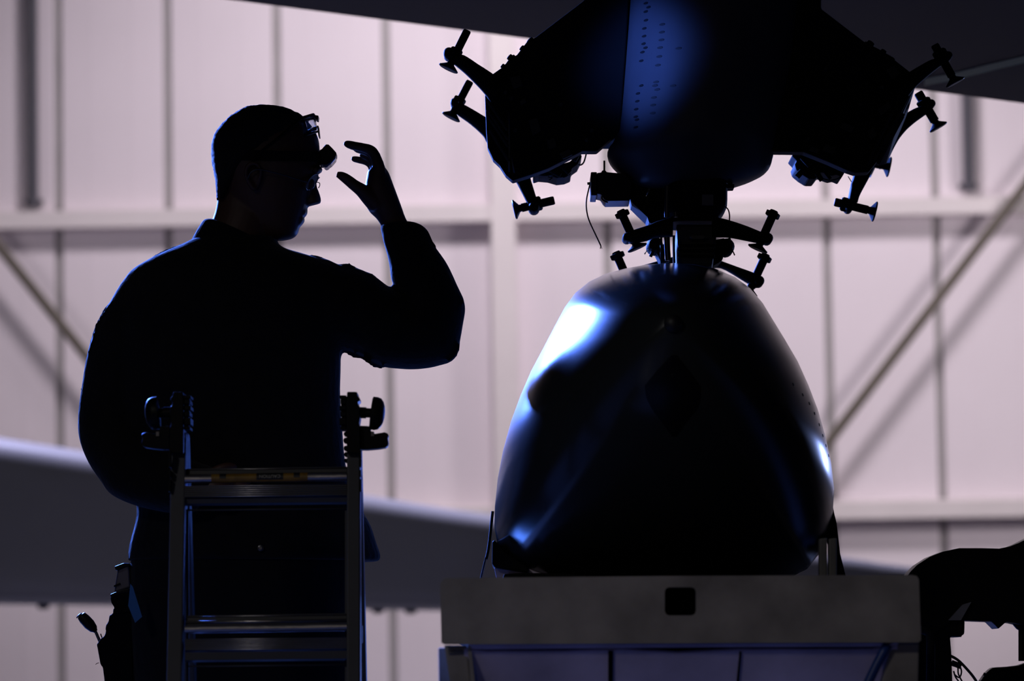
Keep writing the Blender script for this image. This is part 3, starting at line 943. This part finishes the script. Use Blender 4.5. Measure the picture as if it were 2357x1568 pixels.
ptube([(2120, 1450), (2135, 1455), (2142, 1480), (2140, 1640)], 10, YA - .25, 3, 12).build('side_hose', 'strap', la, True)
ptube([(2188, 1510), (2205, 1520), (2225, 1540), (2245, 1565), (2270, 1610)], 3.2, YA + .02, 4, 8).build('hose', 'cable', la, True)
for pts_ in ([(2190, 1524), (2205, 1528), (2213, 1545), (2208, 1560), (2196, 1552)], [(2192, 1532), (2204, 1536), (2206, 1552), (2215, 1570), (2225, 1590)], [(2195, 1545), (2200, 1560), (2212, 1575)]):
    ptube(pts_, 2.0, YA, 4, 6).build('cable', 'cable', la, True)
ptube([(2190, 1526), (2212, 1534)], 7, YA + .02, 1, 10).build('coupling', 'arm', la)
bt = empty('equipment_case', (W(2330, 1600, YA + .3).x, YA + .3, 0), 'black angular equipment box in the lower right corner', 'equipment')
prism([(2255, 1572), (2270, 1550), (2284, 1537), (2320, 1535), (2345, 1532), (2362, 1526), (2420, 1526), (2420, 2280), (2250, 2280)], YA + .3, .05).build('case', 'arm', bt, bevel=.006)
ptube([(2266, 1556), (2268, 1550)], 4, YA + .29, 1, 8).build('catch', 'steel', bt)

# ================================================================== LADDER
YH, YFo = 6.94, 6.60          # hinge depth, foot depth
zH = W(812, 950, YH).z


def lad_y(z):
    return YFo + (YH - YFo) * max(0, min(1, z / zH))


def LW(px, py):
    """point on the leaning front face of the ladder"""
    n = V((0, -zH, YH - YFo)).normalized()
    return PL(px, py, V((0, YFo, 0)), n)


lad = empty('folding_ladder', (W(610, 1300, 6.75).x, 6.75, 0), 'aluminium folding ladder with knobbed hinges standing in front of the man', 'ladder')
up_f = (V((0, YH, zH)) - V((0, YFo, 0))).normalized()
nf = up_f.cross(V((1, 0, 0))).normalized()
if nf.y > 0: nf = -nf
xl0, xl1 = LW(389, 1250).x, LW(424, 1250).x
xr0, xr1 = LW(798, 1250).x, LW(829, 1250).x
for xa, xb in ((xl0, xl1), (xr0, xr1)):
    for back in (False, True):
        g = G()
        if not back:
            foot, topp = V((0, YFo, 0)), V((0, YH - .005, zH - .03))
            nd = -nf
        else:
            foot, topp = V((0, YH + (YH - YFo) * .85, 0)), V((0, YH + .02, zH - .03))
            nd = V((0, 1, 0))
        lo = [V((xa, foot.y, foot.z)), V((xb, foot.y, foot.z)), V((xb, topp.y, topp.z)), V((xa, topp.y, topp.z))]
        wprism([lo], (nd * .055) if not back else V((0, .05, 0)), g)
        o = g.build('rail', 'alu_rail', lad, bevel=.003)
# inner flange lines of the rails
for px0 in (427.5, 794.5):
    a = LW(px0, 1160); b = LW(px0, 1700)
    bar(a - nf * .045, b - nf * .045, .004, .02, up=nf).build('rail_flange', 'alu_rail', lad)


def across(yl, yr, dep=0.0):
    """left and right points of a horizontal member, dep metres behind the ladder face"""
    return LW(425, yl) - nf * dep, LW(798, yr) - nf * dep


for s, (b0, dy) in enumerate(((1074, 0), (1413, 0))):
    # upper thin edge of the rear bar, round rung, grooved tread, lower lip
    a, b = across(b0 + 8, b0 + 3, .030)
    gb = bar(a, b, .020, .020, up=up_f)
    gb.build('rear_bar', 'alu_rail', lad, bevel=.0015)
    for dyy, rr_, dp in ((0, .0009, .018), (13, .0026, .018)):
        p, q = across(b0 + dyy, b0 + dyy - 5, dp)
        tube([p, q], rr_, 1, 8).build('edge_bead', 'alu', lad, True)
    a, b = across(b0 + 26 + 7 * s, b0 + 20 + 7 * s, .008)
    rung = tube([a, b], M(10, 6.85), 1, 18).build('round_rung', 'alu', lad, auto=.8)
    if s == 0:
        # yellow caution label wrapped on the rung
        fa = lambda px: a + (b - a) * ((px - 425) / 373.0)
        d = (b - a).normalized()
        r = M(10, 6.85) + .0006
        y1 = d.cross(nf).normalized()
        def wrap(px0, px1, a0, a1, rr, name, material, par):
            g = G(); vs = []; n = 10
            for px in (px0, px1):
                for k in range(n + 1):
                    t = math.radians(a0 + (a1 - a0) * k / n)
                    vs.append(fa(px) + (nf * math.cos(t) + y1 * math.sin(t)) * rr)
            g.add(vs, [(k, k + 1, n + 2 + k, n + 1 + k) for k in range(n)])
            return g.build(name, material, par, True)
        lb = wrap(486, 708, -95, 75, r, 'caution_label', 'label', rung)
        lb['label'] = 'worn yellow caution label'
        wrap(590, 652, -60, 40, r + .0004, 'label_print', 'labelblk', rung)
        wrap(505, 520, -80, 20, r + .0004, 'label_print', 'labelblk', rung)
        wrap(676, 690, -80, 20, r + .0004, 'label_print', 'labelblk', rung)
        cu = bpy.data.curves.new('caution', 'FONT')
        cu.body = 'CAUTION'
        cu.size = M(11, 6.85)
        cu.align_x = 'CENTER'; cu.align_y = 'CENTER'
        cu.extrude = .0002
        to = bpy.data.objects.new('tmp_text', cu)
        C.objects.link(to)
        # the printed word sits upside down
        zax = nf; xax = -d; yax = zax.cross(xax).normalized()
        pos = fa(621) + nf * (r + .0012)
        to.matrix_world = Matrix(((xax.x, yax.x, zax.x, pos.x), (xax.y, yax.y, zax.y, pos.y), (xax.z, yax.z, zax.z, pos.z), (0, 0, 0, 1)))
        dg = bpy.context.evaluated_depsgraph_get()
        tm = bpy.data.meshes.new_from_object(to.evaluated_get(dg))
        tm.transform(to.matrix_world)
        bpy.data.objects.remove(to)
        link('label_text', tm, 'labeltxt', rung)
    # grooved tread
    t0, t1 = b0 + 44 + 14 * s, b0 + 68 + 14 * s
    nR = 6 if s == 0 else 7
    a0, b0_ = across(t0, t0 - 4, .004)
    a1, b1_ = across(t1, t1 - 4, .004)
    g = wprism([[a0, b0_, b1_, a1]], -nf * .03)
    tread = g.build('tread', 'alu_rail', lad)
    for k in range(nR):
        f = k / (nR - 1)
        p, q = a0.lerp(a1, f), b0_.lerp(b1_, f)
        tube([p, q], .0011, 1, 6).build('tread_ridge', 'alu', lad, True)
    c0, c1 = t1 + 3, t1 + 12 + 8 * s
    p, q = across(c0, c0 - 4, .010); p2, q2 = across(c1, c1 - 4, .014)
    wprism([[p, q, q2, p2]], -nf * .012).build('tread_lip', 'alu_rail', lad)
    p, q = across(c1 + 8, c1 + 4, .03)
    tube([p, q], .0015, 1, 6).build('rear_edge', 'alu_rail', lad, True)
# lower steps out of the frame
for y in (1752, 2090):
    a, b = across(y, y - 5, .02)
    tube([a, b], .012, 1, 14).build('round_rung', 'alu', lad, auto=.8)

# hinges with knobs and levers, one per side
mirror = lambda x: 1220 - x


def hinge(sx):
    f = (lambda x: x) if sx > 0 else mirror
    P = lambda pts_: [(f(x), y) for x, y in pts_]
    hb = prism(P([(799, 902), (822, 902), (823, 913), (827, 914), (828, 923), (823, 925), (824, 932), (828, 936), (828, 962), (826, 974), (829, 985), (830, 1044), (798, 1044), (797, 930)]), YH - .035, .07).build('hinge_plate', 'plastic', lad, bevel=.002)
    # ribbed inner hub
    for k, (y0, y1) in enumerate(((910, 917), (920, 930), (934, 944), (948, 958), (962, 978), (982, 989))):
        prism(P([(781 + k % 2 * 2, y0), (797, y0), (797, y1), (781 + k % 2 * 2, y1)]), YH - .03, .06).build('hub_rib', 'plastic', hb, bevel=.0012)
    prism(P([(784, 914), (797, 914), (797, 984), (786, 984)]), YH - .02, .04).build('hub', 'plastic', hb)
    d = W(f(860), 952, YH) - W(f(830), 951, YH)
    pk = W(f(827), 950, YH)
    m_ = lambda t: M(t, YH)
    lathe(pk, d, [(0, m_(13)), (m_(16), m_(13)), (m_(16.1), m_(11)), (m_(34), m_(11))], 16).build('knob_stem', 'plastic', hb, auto=.5)
    pk2 = W(f(854), 951, YH)
    dk = (W(f(888), 955, YH) - pk2)
    lathe(pk2, dk, [(0, m_(35)), (m_(1.5), m_(38.5)), (m_(12), m_(38.5)), (m_(20), m_(36)), (m_(26), m_(29)), (m_(30), m_(20)), (m_(32), m_(8)), (m_(32.5), 0)], 28).build('knob', 'plastic', hb, auto=.6)
    prism(P([(828, 980), (851, 981), (853, 993), (860, 993), (861, 999), (885, 995), (891, 997), (895, 1001), (892, 1007), (893, 1013), (894, 1019), (892, 1027), (887, 1030), (870, 1033), (846, 1035), (829, 1035)]), YH - .02, .04).build('lock_lever', 'plastic', hb, bevel=.002)
    prism(P([(854, 994), (861, 994), (861, 1004), (854, 1004)]), YH - .024, .01).build('lever_pin', 'steel', hb)
    for y, r_ in ((1000, 5.5), (1015, 6.5), (1033, 6), (1047, 5.5), (1061, 5)):
        lathe(W(f(797), y, YH) - V((0, .012, 0)), V((0, 1, 0)), [(0, M(r_, YH)), (.024, M(r_, YH))], 14).build('serration', 'plastic', hb, auto=.6)
    for y0, y1, xo in ((1037, 1056, 832), (1057, 1075, 832), (1082, 1098, 831), (1103, 1132, 832), (1440, 1480, 834)):
        prism(P([(827, y0), (xo, y0), (xo, y1), (827, y1)]), YH - .05, .02).build('rail_clip', 'plastic', hb)


hinge(1)
hinge(-1)
# rubber feet
for xa, xb in ((xl0, xl1), (xr0, xr1)):
    for yy in (YFo + .03, YH + (YH - YFo) * .85 + .025):
        box(xa - .006, xb + .006, yy - .045, yy + .045, 0, .03).build('rubber_foot', 'plastic', lad, bevel=.004)

# ================================================================== PERSON
YQ = 7.58
per = empty('person', (W(565, 2330, YQ).x, YQ, 0), 'man in dark uniform in profile, hand raised to his headlamp, behind the ladder', 'person')
# ---- body (skin): one continuous surface
g = G()
hslices([(247, 598, 617, .010), (251, 572, 645, .030), (261, 550, 676, .048), (275, 530, 702, .060), (295, 508, 721, .070), (320, 495, 733, .075), (345, 492, 736, .077),
         (370, 493, 737, .077), (388, 496, 736, .076), (404, 500, 731, .074), (418, 505, 725, .072), (440, 512, 716, .070), (460, 520, 711, .066), (480, 530, 707, .062),
         (500, 545, 699, .056), (520, 565, 691, .050), (538, 590, 685, .042), (548, 605, 674, .032), (553, 622, 655, .018)], YQ, 3, 32, 2.25, g)
hslices([(400, 505, 640, .048), (440, 503, 640, .050), (480, 497, 640, .054), (508, 488, 635, .058), (540, 474, 625, .062), (562, 462, 628, .066), (590, 455, 650, .075), (640, 440, 680, .09)], YQ, 3, 28, 2.1, g)
# nose, lips, brow
hslices([(412, 708, 729, .007), (424, 704, 729, .009), (434, 702, 731, .011), (444, 702, 735, .013), (454, 702, 738, .016), (462, 702, 739.5, .018), (468, 703, 737, .018), (472, 704, 722, .014), (475, 704, 712, .008)], YQ, 3, 18, 2.0, g)
hslices([(480, 690, 708, .016), (488, 688, 708, .022), (495, 688, 706.5, .024), (498, 688, 702, .022), (500.5, 688, 697, .02)], YQ, 2, 14, 2, g)
hslices([(500.5, 688, 697, .02), (503, 688, 701, .022), (508, 688, 701.5, .022), (514, 686, 698, .02), (520, 684, 692, .02)], YQ, 2, 14, 2, g)
tube([W(726, 392, YQ - .052), W(733, 391, YQ - .03), W(733.5, 393, YQ), W(733, 391, YQ + .03), W(726, 392, YQ + .052)], [.006, .008, .006, .008, .006], 3, 10, g)
for s in (-1, 1):
    ball(W(712, 424, YQ + s * .033), .0125, 14, g)
    # ears: rim and lobe
    ye = YQ + s * .076
    tube([W(592, 428, ye), W(598, 412, ye + s * .006), W(600, 392, ye + s * .012), W(588, 376, ye + s * .016), W(572, 380, ye + s * .016), W(566, 398, ye + s * .013), W(572, 418, ye + s * .008), W(584, 434, ye + s * .003), W(592, 430, ye)],
         [.005, .004, .004, .0045, .005, .005, .005, .006, .004], 4, 8, g)
    ball(W(585, 404, ye), .018, 12, g, (.8, .45, 1.2))
# torso, hidden arms and legs under the clothes
hslices([(585, 420, 690, .07), (620, 330, 770, .09), (700, 300, 765, .11), (850, 300, 750, .11), (1000, 320, 750, .10), (1100, 330, 770, .10), (1250, 320, 810, .11), (1330, 330, 800, .11), (1400, 350, 780, .09)], YQ, 3, 24, 2.4, g)
rloft([(740, 640, 745, 790, .06, YQ), (820, 655, 830, 790, .055, YQ), (900, 690, 910, 815, .05, YQ), (960, 700, 1000, 800, .045, YQ), (945, 690, 1040, 720, .045, YQ), (925, 650, 1025, 650, .042, YQ),
       (905, 590, 985, 580, .036, YQ), (890, 550, 955, 535, .030, YQ), (877, 520, 938, 510, .026, YQ), (866, 503, 932, 498, .030, YQ), (850, 487, 925, 478, .036, YQ), (840, 466, 914, 448, .041, YQ),
       (838, 440, 905, 424, .043, YQ), (843, 412, 896, 400, .042, YQ), (846, 394, 887, 386, .038, YQ)], 4, 24, 2.3, g)
rloft([(300, 660, 400, 720, .06, YQ), (240, 780, 350, 840, .055, YQ), (215, 900, 320, 920, .05, YQ), (205, 980, 320, 985, .05, YQ - .02), (230, 1060, 330, 1010, .045, YQ - .06), (300, 1120, 370, 1040, .04, YQ - .11), (380, 1150, 430, 1080, .034, YQ - .15), (440, 1155, 480, 1095, .028, YQ - .165)], 4, 20, 2.2, g)
# raised hand: fingers and thumb
ptube([(874, 402, -.030), (872, 384, -.031), (863, 358, -.031), (853, 346, -.030), (835, 340, -.029), (815, 336, -.028), (799, 331, -.027), (793, 326.5, -.027)], [15, 14, 12.5, 12.5, 11, 10.5, 9, 5], YQ, 3, 12, g)
ptube([(872, 402, -.009), (869, 384, -.008), (861, 361, -.007), (850, 350, -.006), (834, 346, -.006), (822, 343, -.005), (812, 339, -.005)], [14.5, 13.5, 12.5, 12, 10, 9, 5], YQ, 3, 12, g)
ptube([(868, 406, .013), (865, 388, .014), (858, 370, .015), (848, 362, .016), (836, 358, .016), (828, 356, .016)], [14, 13, 11.5, 10, 8.5, 5], YQ, 3, 12, g)
ptube([(862, 410, .034), (860, 394, .035), (856, 381, .036), (846, 373, .037), (832, 369.5, .037), (816, 366, .037), (809, 363.5, .037)], [13, 12, 10.5, 9.5, 8.5, 7.8, 5], YQ, 3, 12, g)
ptube([(868, 470, -.02), (848, 452, -.03), (832, 438, -.04), (815, 426, -.046), (800, 414, -.05), (786, 405, -.052), (775, 401, -.053)], [24, 20, 16, 13.5, 12.5, 10.5, 6.5], YQ, 3, 14, g)
# lowered hand resting at the waist
hslices([(1085, 470, 500, .02, -.165), (1100, 455, 530, .035, -.165), (1125, 450, 545, .042, -.165), (1150, 460, 540, .035, -.165), (1160, 470, 520, .02, -.165)], YQ, 3, 16, 2.2, g)
for k in range(4):
    y = 1098 + k * 16
    ptube([(525, y, -.17), (550, y + 2, -.172), (568, y + 5, -.165), (574, y + 8, -.15)], [9.5, 9, 8.5, 6], YQ, 3, 10, g)
ptube([(480, 1095, -.19), (505, 1080, -.195), (528, 1074, -.19), (545, 1076, -.185)], [12, 11, 10, 6], YQ, 3, 10, g)
# legs and feet
for x in (430, 690):
    hslices([(1330, x - 110, x + 110, .09), (1500, x - 95, x + 95, .085), (1700, x - 75, x + 75, .07), (1850, x - 68, x + 62, .062), (2000, x - 66, x + 52, .06), (2150, x - 50, x + 40, .045), (2260, x - 46, x + 40, .042), (2300, x - 50, x + 60, .045)], YQ, 3, 18, 2.1, g)
bme = remesh(g, .0032, 2)
body = link('body', bme, 'skin', per, True)

# ---- hair
hair_g = G()
hslices([(244, 594, 620, .010), (248, 566, 650, .032), (259, 546, 680, .052), (273, 526, 703, .064), (290, 508, 712, .0725), (310, 494, 708, .0775), (330, 488, 690, .0795), (352, 487, 650, .0800), (372, 489, 602, .0790), (395, 493, 566, .0765), (420, 497, 548, .072), (445, 500, 530, .062), (462, 500, 520, .05)],
        YQ, 4, 36, 2.2, hair_g)
# stubble roughness of the cropped hair
for i, v in enumerate(hair_g.v):
    c = W(610, 350, YQ)
    d = (v - c)
    hair_g.v[i] = v + d.normalized() * random.uniform(-.0005, .0016)
hair_g.build('hair', 'hair', per, True)

# ---- jacket
g = G()
hslices([(548, 452, 640, .070), (560, 430, 640, .085), (575, 398, 662, .098), (590, 362, 712, .11), (607, 330, 762, .12), (625, 303, 790, .128), (650, 285, 800, .134), (700, 268, 805, .142), (760, 258, 800, .146),
         (812, 256, 786, .147), (860, 260, 784, .146), (910, 262, 783, .144), (990, 275, 788, .142), (1060, 290, 794, .142), (1120, 305, 808, .142), (1172, 316, 832, .143),
         (1210, 311, 853, .145), (1250, 300, 866, .147), (1280, 296, 876, .148), (1292, 296, 872, .147)], YQ, 3, 44, 2.35, g)
# left sleeve, elbow out, forearm coming forward to the waist
rloft([(318, 615, 470, 700, .085, YQ), (285, 646, 430, 740, .088, YQ), (252, 700, 400, 780, .088, YQ), (224, 752, 378, 830, .086, YQ), (202, 815, 362, 880, .084, YQ), (190, 885, 352, 925, .084, YQ), (181, 955, 348, 975, .084, YQ - .01),
       (183, 1010, 352, 1000, .082, YQ - .03), (203, 1064, 372, 1015, .08, YQ - .055), (232, 1108, 398, 1030, .078, YQ - .08), (258, 1140, 420, 1045, .074, YQ - .10), (318, 1166, 452, 1062, .068, YQ - .13), (400, 1182, 485, 1075, .058, YQ - .15), (450, 1178, 505, 1085, .05, YQ - .16)],
      4, 28, 2.2, g)
# right sleeve, raised
rloft([(690, 590, 700, 830, .10, YQ), (745, 595, 745, 820, .10, YQ), (786, 612, 792, 808, .098, YQ), (826, 619, 835, 823, .094, YQ), (863, 637, 876, 843, .09, YQ), (893, 659, 916, 849, .088, YQ), (911, 670, 962, 850, .086, YQ),
       (920, 676, 1010, 842, .084, YQ), (924, 678, 1048, 822, .084, YQ), (924, 676, 1066, 745, .082, YQ), (918, 672, 1070, 700, .080, YQ), (911, 664, 1051, 654, .076, YQ), (901, 645, 1032, 613, .070, YQ), (897, 615, 1016, 588, .064, YQ),
       (892, 590, 1000, 566, .058, YQ), (884, 562, 993, 549, .055, YQ), (878, 536, 982, 528, .052, YQ), (876, 524, 962, 515, .046, YQ), (877, 519, 938, 511, .038, YQ)], 4, 28, 2.2, g)
# folds and seams that break the outline
for pts_, r in (([(262, 690), (246, 712), (232, 732), (224, 744)], 8), ([(226, 742), (223, 760), (218, 778)], 7), ([(1040, 660), (1058, 682), (1066, 697), (1064, 720)], 7), ([(1058, 790), (1046, 817), (1030, 829)], 6), ([(712, 592), (724, 592), (738, 596)], 7), ([(742, 600), (756, 608), (768, 616)], 6), ([(845, 626), (860, 637), (872, 650)], 6), ([(440, 556), (380, 580), (335, 603)], 7), ([(223, 742), (216, 775), (203, 812)], 6), ([(247, 708), (236, 726), (224, 744), (222, 760)], 6), ([(700, 590), (728, 593), (750, 600)], 8), ([(770, 614), (800, 610), (822, 620)], 7),
                ([(835, 822), (860, 838), (880, 845)], 6), ([(796, 808), (815, 818), (834, 822)], 5)):
    for dy in (-.04, 0, .04):
        ptube([(x, y + 2, dy) for x, y in pts_], [r * .5, r * (1 if dy == 0 else .6), r * .5], YQ, 3, 8, g)
jme = remesh(g, .005, 1)
jac = link('jacket', jme, 'jacket', per, True)
# standing collar
col = rloft([(439, 558, 640, 600, .085, YQ), (448, 540, 634, 585, .080, YQ), (460, 520, 628, 572, .074, YQ), (469, 508, 622, 566, .070, YQ), (478, 505, 616, 563, .066, YQ), (487, 505, 612, 563, .062, YQ)], 3, 32, 2.1)
col.build('collar', 'jacket', per, True)
# cuff tab of the raised sleeve, button row, hem flap
prism([(975, 530), (985, 532), (996, 556), (1003, 566), (1001, 570), (990, 560), (978, 546)], YQ - .02, .05).build('cuff_tab', 'jacket', jac, bevel=.001)
prism([(186, 895), (192, 893), (193, 899), (187, 899)], YQ - .02, .04).build('sleeve_tab', 'jacket', jac)
prism([(802, 612), (803, 605), (806, 608), (810, 612), (815, 618)], YQ - .02, .04).build('shoulder_tab', 'jacket', jac)
for x, y in ((600, 1262),):
    lathe(W(x, y, YQ - .152), V((0, -1, 0)), [(0, .006), (.003, .006), (.004, .003)], 12).build('button', 'steel', jac)
# ---- trousers
g = G()
hslices([(1255, 308, 840, .135), (1300, 300, 835, .14), (1360, 300, 830, .14), (1420, 300, 825, .135), (1560, 305, 820, .125), (1680, 330, 800, .11)], YQ, 3, 32, 2.4, g)
for x in (432, 690):
    hslices([(1380, x - 134, x + 132, .125), (1500, x - 130, x + 118, .115), (1700, x - 105, x + 98, .10), (1900, x - 92, x + 80, .09), (2100, x - 84, x + 72, .08), (2240, x - 78, x + 70, .075), (2262, x - 66, x + 60, .066)], YQ, 3, 24, 2.2, g)
link('trousers', remesh(g, .008, 2), 'trouser', per, True)
# ---- boots
for x in (430, 690):
    g = hslices([(2200, x - 62, x + 52, .054), (2250, x - 62, x + 60, .055), (2280, x - 68, x + 110, .055), (2300, x - 70, x + 180, .055), (2318, x - 70, x + 200, .056), (2329, x - 68, x + 198, .055)], YQ, 3, 20, 2.4)
    g.build('boot', 'boot', per, True)

# ---- things he wears and carries
# eyeglasses
eg = empty('eyeglasses', W(716, 437, YQ), 'wire-rimmed eyeglasses on the man\'s nose', 'glasses')
for s in (-1, 1):
    c = W(718, 419, YQ + s * .034)
    hv = (W(731, 414, YQ + s * .012) - W(705, 425, YQ + s * .056)) / 2
    vv = V((M(-6, YQ), 0, -M(17.5, YQ)))
    ring = [c + hv * math.cos(t) + vv * math.sin(t) for t in [2 * math.pi * k / 24 for k in range(25)]]
    fr = tube(ring, .0013, 1, 6).build('rim', 'steel', eg, True)
    vs = [c + hv * (.96 * math.cos(2 * math.pi * k / 24)) + vv * (.96 * math.sin(2 * math.pi * k / 24)) for k in range(24)]
    nn = hv.cross(vv).normalized() * .0016
    wprism([vs], nn).build('lens', 'spec_lens', eg)
    tube([W(706, 420, YQ + s * .056), W(660, 405, YQ + s * .082), W(600, 390, YQ + s * .094), W(578, 396, YQ + s * .096), W(570, 412, YQ + s * .092)], .0015, 3, 6).build('temple_arm', 'steel', eg, True)
    tube([W(730, 420, YQ + s * .012), W(735, 421, YQ + s * .011), W(736, 427, YQ + s * .010), W(733, 433, YQ + s * .010)], .0009, 3, 6).build('nose_pad', 'steel', eg, True)
tube([W(731, 412, YQ - .013), W(735, 409, YQ), W(731, 412, YQ + .013)], .0013, 3, 6).build('bridge', 'steel', eg, True)

# goggles pushed up on the head
gg_ = empty('safety_goggles', W(715, 300, YQ), 'clear safety glasses pushed up on top of the man\'s head', 'goggles')
NG = 12


def gog(px, py, k, back=30):
    t = -1 + 2 * k / NG
    return W(px - back * t * t, py + 9 * t * t, YQ + t * .068)


rowsg = [[gog(x, y, k) for k in range(NG + 1)] for x, y in ((721, 266), (727, 277), (730, 289), (730, 300))]
vs = [p for r in rowsg for p in r]
m = NG + 1
fs = [(i * m + k, i * m + k + 1, (i + 1) * m + k + 1, (i + 1) * m + k) for i in range(3) for k in range(NG)]
nvs = len(vs)
g = G().add(vs + [p + V((-.002, 0, .0006)) for p in vs], fs + [tuple(nvs + i for i in reversed(f)) for f in fs])
bnd = list(range(m)) + [i * m + m - 1 for i in range(1, 4)] + [3 * m + k for k in reversed(range(m - 1))] + [i * m for i in reversed(range(1, 3))]
g.add([], [])
for i in range(len(bnd)):
    a, b = bnd[i], bnd[(i + 1) % len(bnd)]
    g.f.append((a, b, b + nvs, a + nvs))
g.build('lens', 'glass', gg_, True)
tube([gog(721, 265, k) for k in range(NG + 1)], .004, 2, 8).build('brow_bar', 'plastic', gg_, True)
tube([gog(731, 303, k) for k in range(NG + 1)], .0022, 2, 8).build('lower_rim', 'plastic', gg_, True)
prism([(716, 263), (733, 266), (732, 276), (728, 275), (722, 269)], YQ - .018, .036).build('nose_bridge', 'plastic', gg_, bevel=.001)
prism([(729, 289), (733, 289), (735.5, 313), (733, 314)], YQ - .02, .04).build('nose_rest', 'plastic', gg_, bevel=.0008)
for s in (-1, 1):
    tube([W(692, 274, YQ + s * .068), W(672, 290, YQ + s * .084), W(640, 318, YQ + s * .090), W(600, 350, YQ + s * .090), W(582, 372, YQ + s * .092)], [.0035, .0035, .003, .003, .003], 4, 8).build('temple_arm', 'plastic', gg_, True)

# headlamp
hl = empty('headlamp', W(750, 386, YQ), 'black headlamp strapped to the man\'s forehead', 'headlamp')
prism([(741, 343), (749, 332), (756, 332), (764, 340), (774, 351), (773, 360), (762, 372), (752, 379), (741, 379), (735, 379), (735, 345)], YQ - .026, .052).build('housing', 'plastic', hl, bevel=.003)
prism([(757, 373), (768, 360), (773, 361), (772, 366), (762, 377.5), (757, 381)], YQ - .022, .044).build('lens', 'lens', hl, bevel=.0015)
prism([(741, 377), (746, 376), (757, 374), (760, 378), (753, 385), (749, 386), (745, 384)], YQ - .022, .044).build('lens_bezel', 'lens', hl, bevel=.0015)
g = G()
vs, fs = [], []
NB = 40
for k in range(NB):
    t = 2 * math.pi * k / NB
    ct, st = math.cos(t), math.sin(t)
    x = math.copysign(abs(ct) ** (2 / 2.25), ct)
    y = math.copysign(abs(st) ** (2 / 2.25), st)
    px = 613.5 + 126.5 * x
    yy = YQ + .0815 * y
    pc = 358 + 3 * x
    for dy in (-12, 12):
        vs.append(W(px, pc + dy, yy))
    for dy in (12, -12):
        px2 = 613.5 + 122.5 * x
        vs.append(W(px2, pc + dy, YQ + .0785 * y))
for k in range(NB):
    k2 = (k + 1) % NB
    for j in range(4):
        j2 = (j + 1) % 4
        fs.append((k * 4 + j, k * 4 + j2, k2 * 4 + j2, k2 * 4 + j))
g.add(vs, fs).build('strap', 'strap', hl, auto=.8)
prism([(735, 350), (743, 346), (743, 376), (735, 376)], YQ - .02, .04).build('mount', 'plastic', hl, bevel=.002)

# gear on the left hip
YG = YQ - .05
tp = empty('tool_pouch', W(262, 1560, YG), 'black nylon tool pouch hanging at the man\'s left hip', 'pouch')
prism([(300, 1355), (292, 1362), (262, 1372), (253, 1373), (256, 1388), (264, 1400), (259, 1404), (261, 1412), (251, 1417), (250, 1430), (244, 1439), (242, 1447), (244, 1452), (240, 1465), (232, 1470), (222, 1484), (224, 1492), (231, 1531), (236, 1535), (241, 1575), (250, 1640), (304, 1640), (304, 1400)], YG, .10).build('pouch_body', 'pouch', tp, bevel=.004)
ptube([(236, 1470), (233, 1464), (232, 1459)], 1.4, YG + .03, 2, 6).build('frayed_thread', 'pouch', tp)
ptube([(228, 1526), (224, 1527), (220, 1530)], .8, YG + .03, 2, 6).build('frayed_thread', 'pouch', tp)
prism([(262, 1402), (300, 1398), (300, 1408), (262, 1412)], YG - .006, .01).build('pouch_flap', 'pouch', tp)
rd = empty('belt_device', W(275, 1368, YG), 'small dark boxy device clipped at the man\'s left hip above the pouch', 'device')
prism([(271, 1310), (297, 1300), (300, 1352), (263, 1365), (265, 1345)], YG + .01, .06).build('case', 'device', rd, bevel=.003)
prism([(264, 1304), (285, 1296), (298, 1297), (298, 1304), (286, 1306), (270, 1314), (265, 1312)], YG + .0, .08).build('top_cap', 'plastic', rd, bevel=.002)
prism([(254, 1368), (279, 1358), (298, 1354), (298, 1364), (282, 1366), (262, 1374), (254, 1374)], YG + .0, .08).build('lower_cap', 'plastic', rd, bevel=.002)
prism([(262, 1348), (276, 1342), (277, 1346), (262, 1352)], YG + .005, .07).build('clip_band', 'plastic', rd)
tpz = prism([(300, 1344), (306, 1352), (327, 1420), (311, 1434), (295, 1395)], YQ - .165, .003).build('blue_tape', 'tape')
tag(tpz, 'strip of blue tape hanging at the man\'s left hip', 'tape')
hd = empty('hand_tool', W(236, 1510, YG + .03), 'short hand tool with dark handle sticking out of the hip pouch', 'tool')
a_, b_ = W(186, 1416, YG + .04), W(219, 1452, YG + .04)
dd = (b_ - a_)
Lh = dd.length
lathe(a_, dd, [(0, M(8, YG)), (M(2, YG), M(11, YG)), (Lh * .25, M(13, YG)), (Lh * .6, M(13.5, YG)), (Lh * .9, M(10, YG)), (Lh, M(6, YG)), (Lh * 1.05, M(5, YG))], 14).build('handle', 'plastic', hd, auto=.6)
tube([b_, W(240, 1500, YG + .04)], M(3.6, YG), 1, 10).build('shaft', 'steel', hd, auto=.7)
lathe(W(183, 1418, YG + .04), -dd, [(0, M(9, YG)), (.002, M(8, YG)), (.003, M(3, YG))], 12).build('end_cap', 'steel', hd, auto=.6)
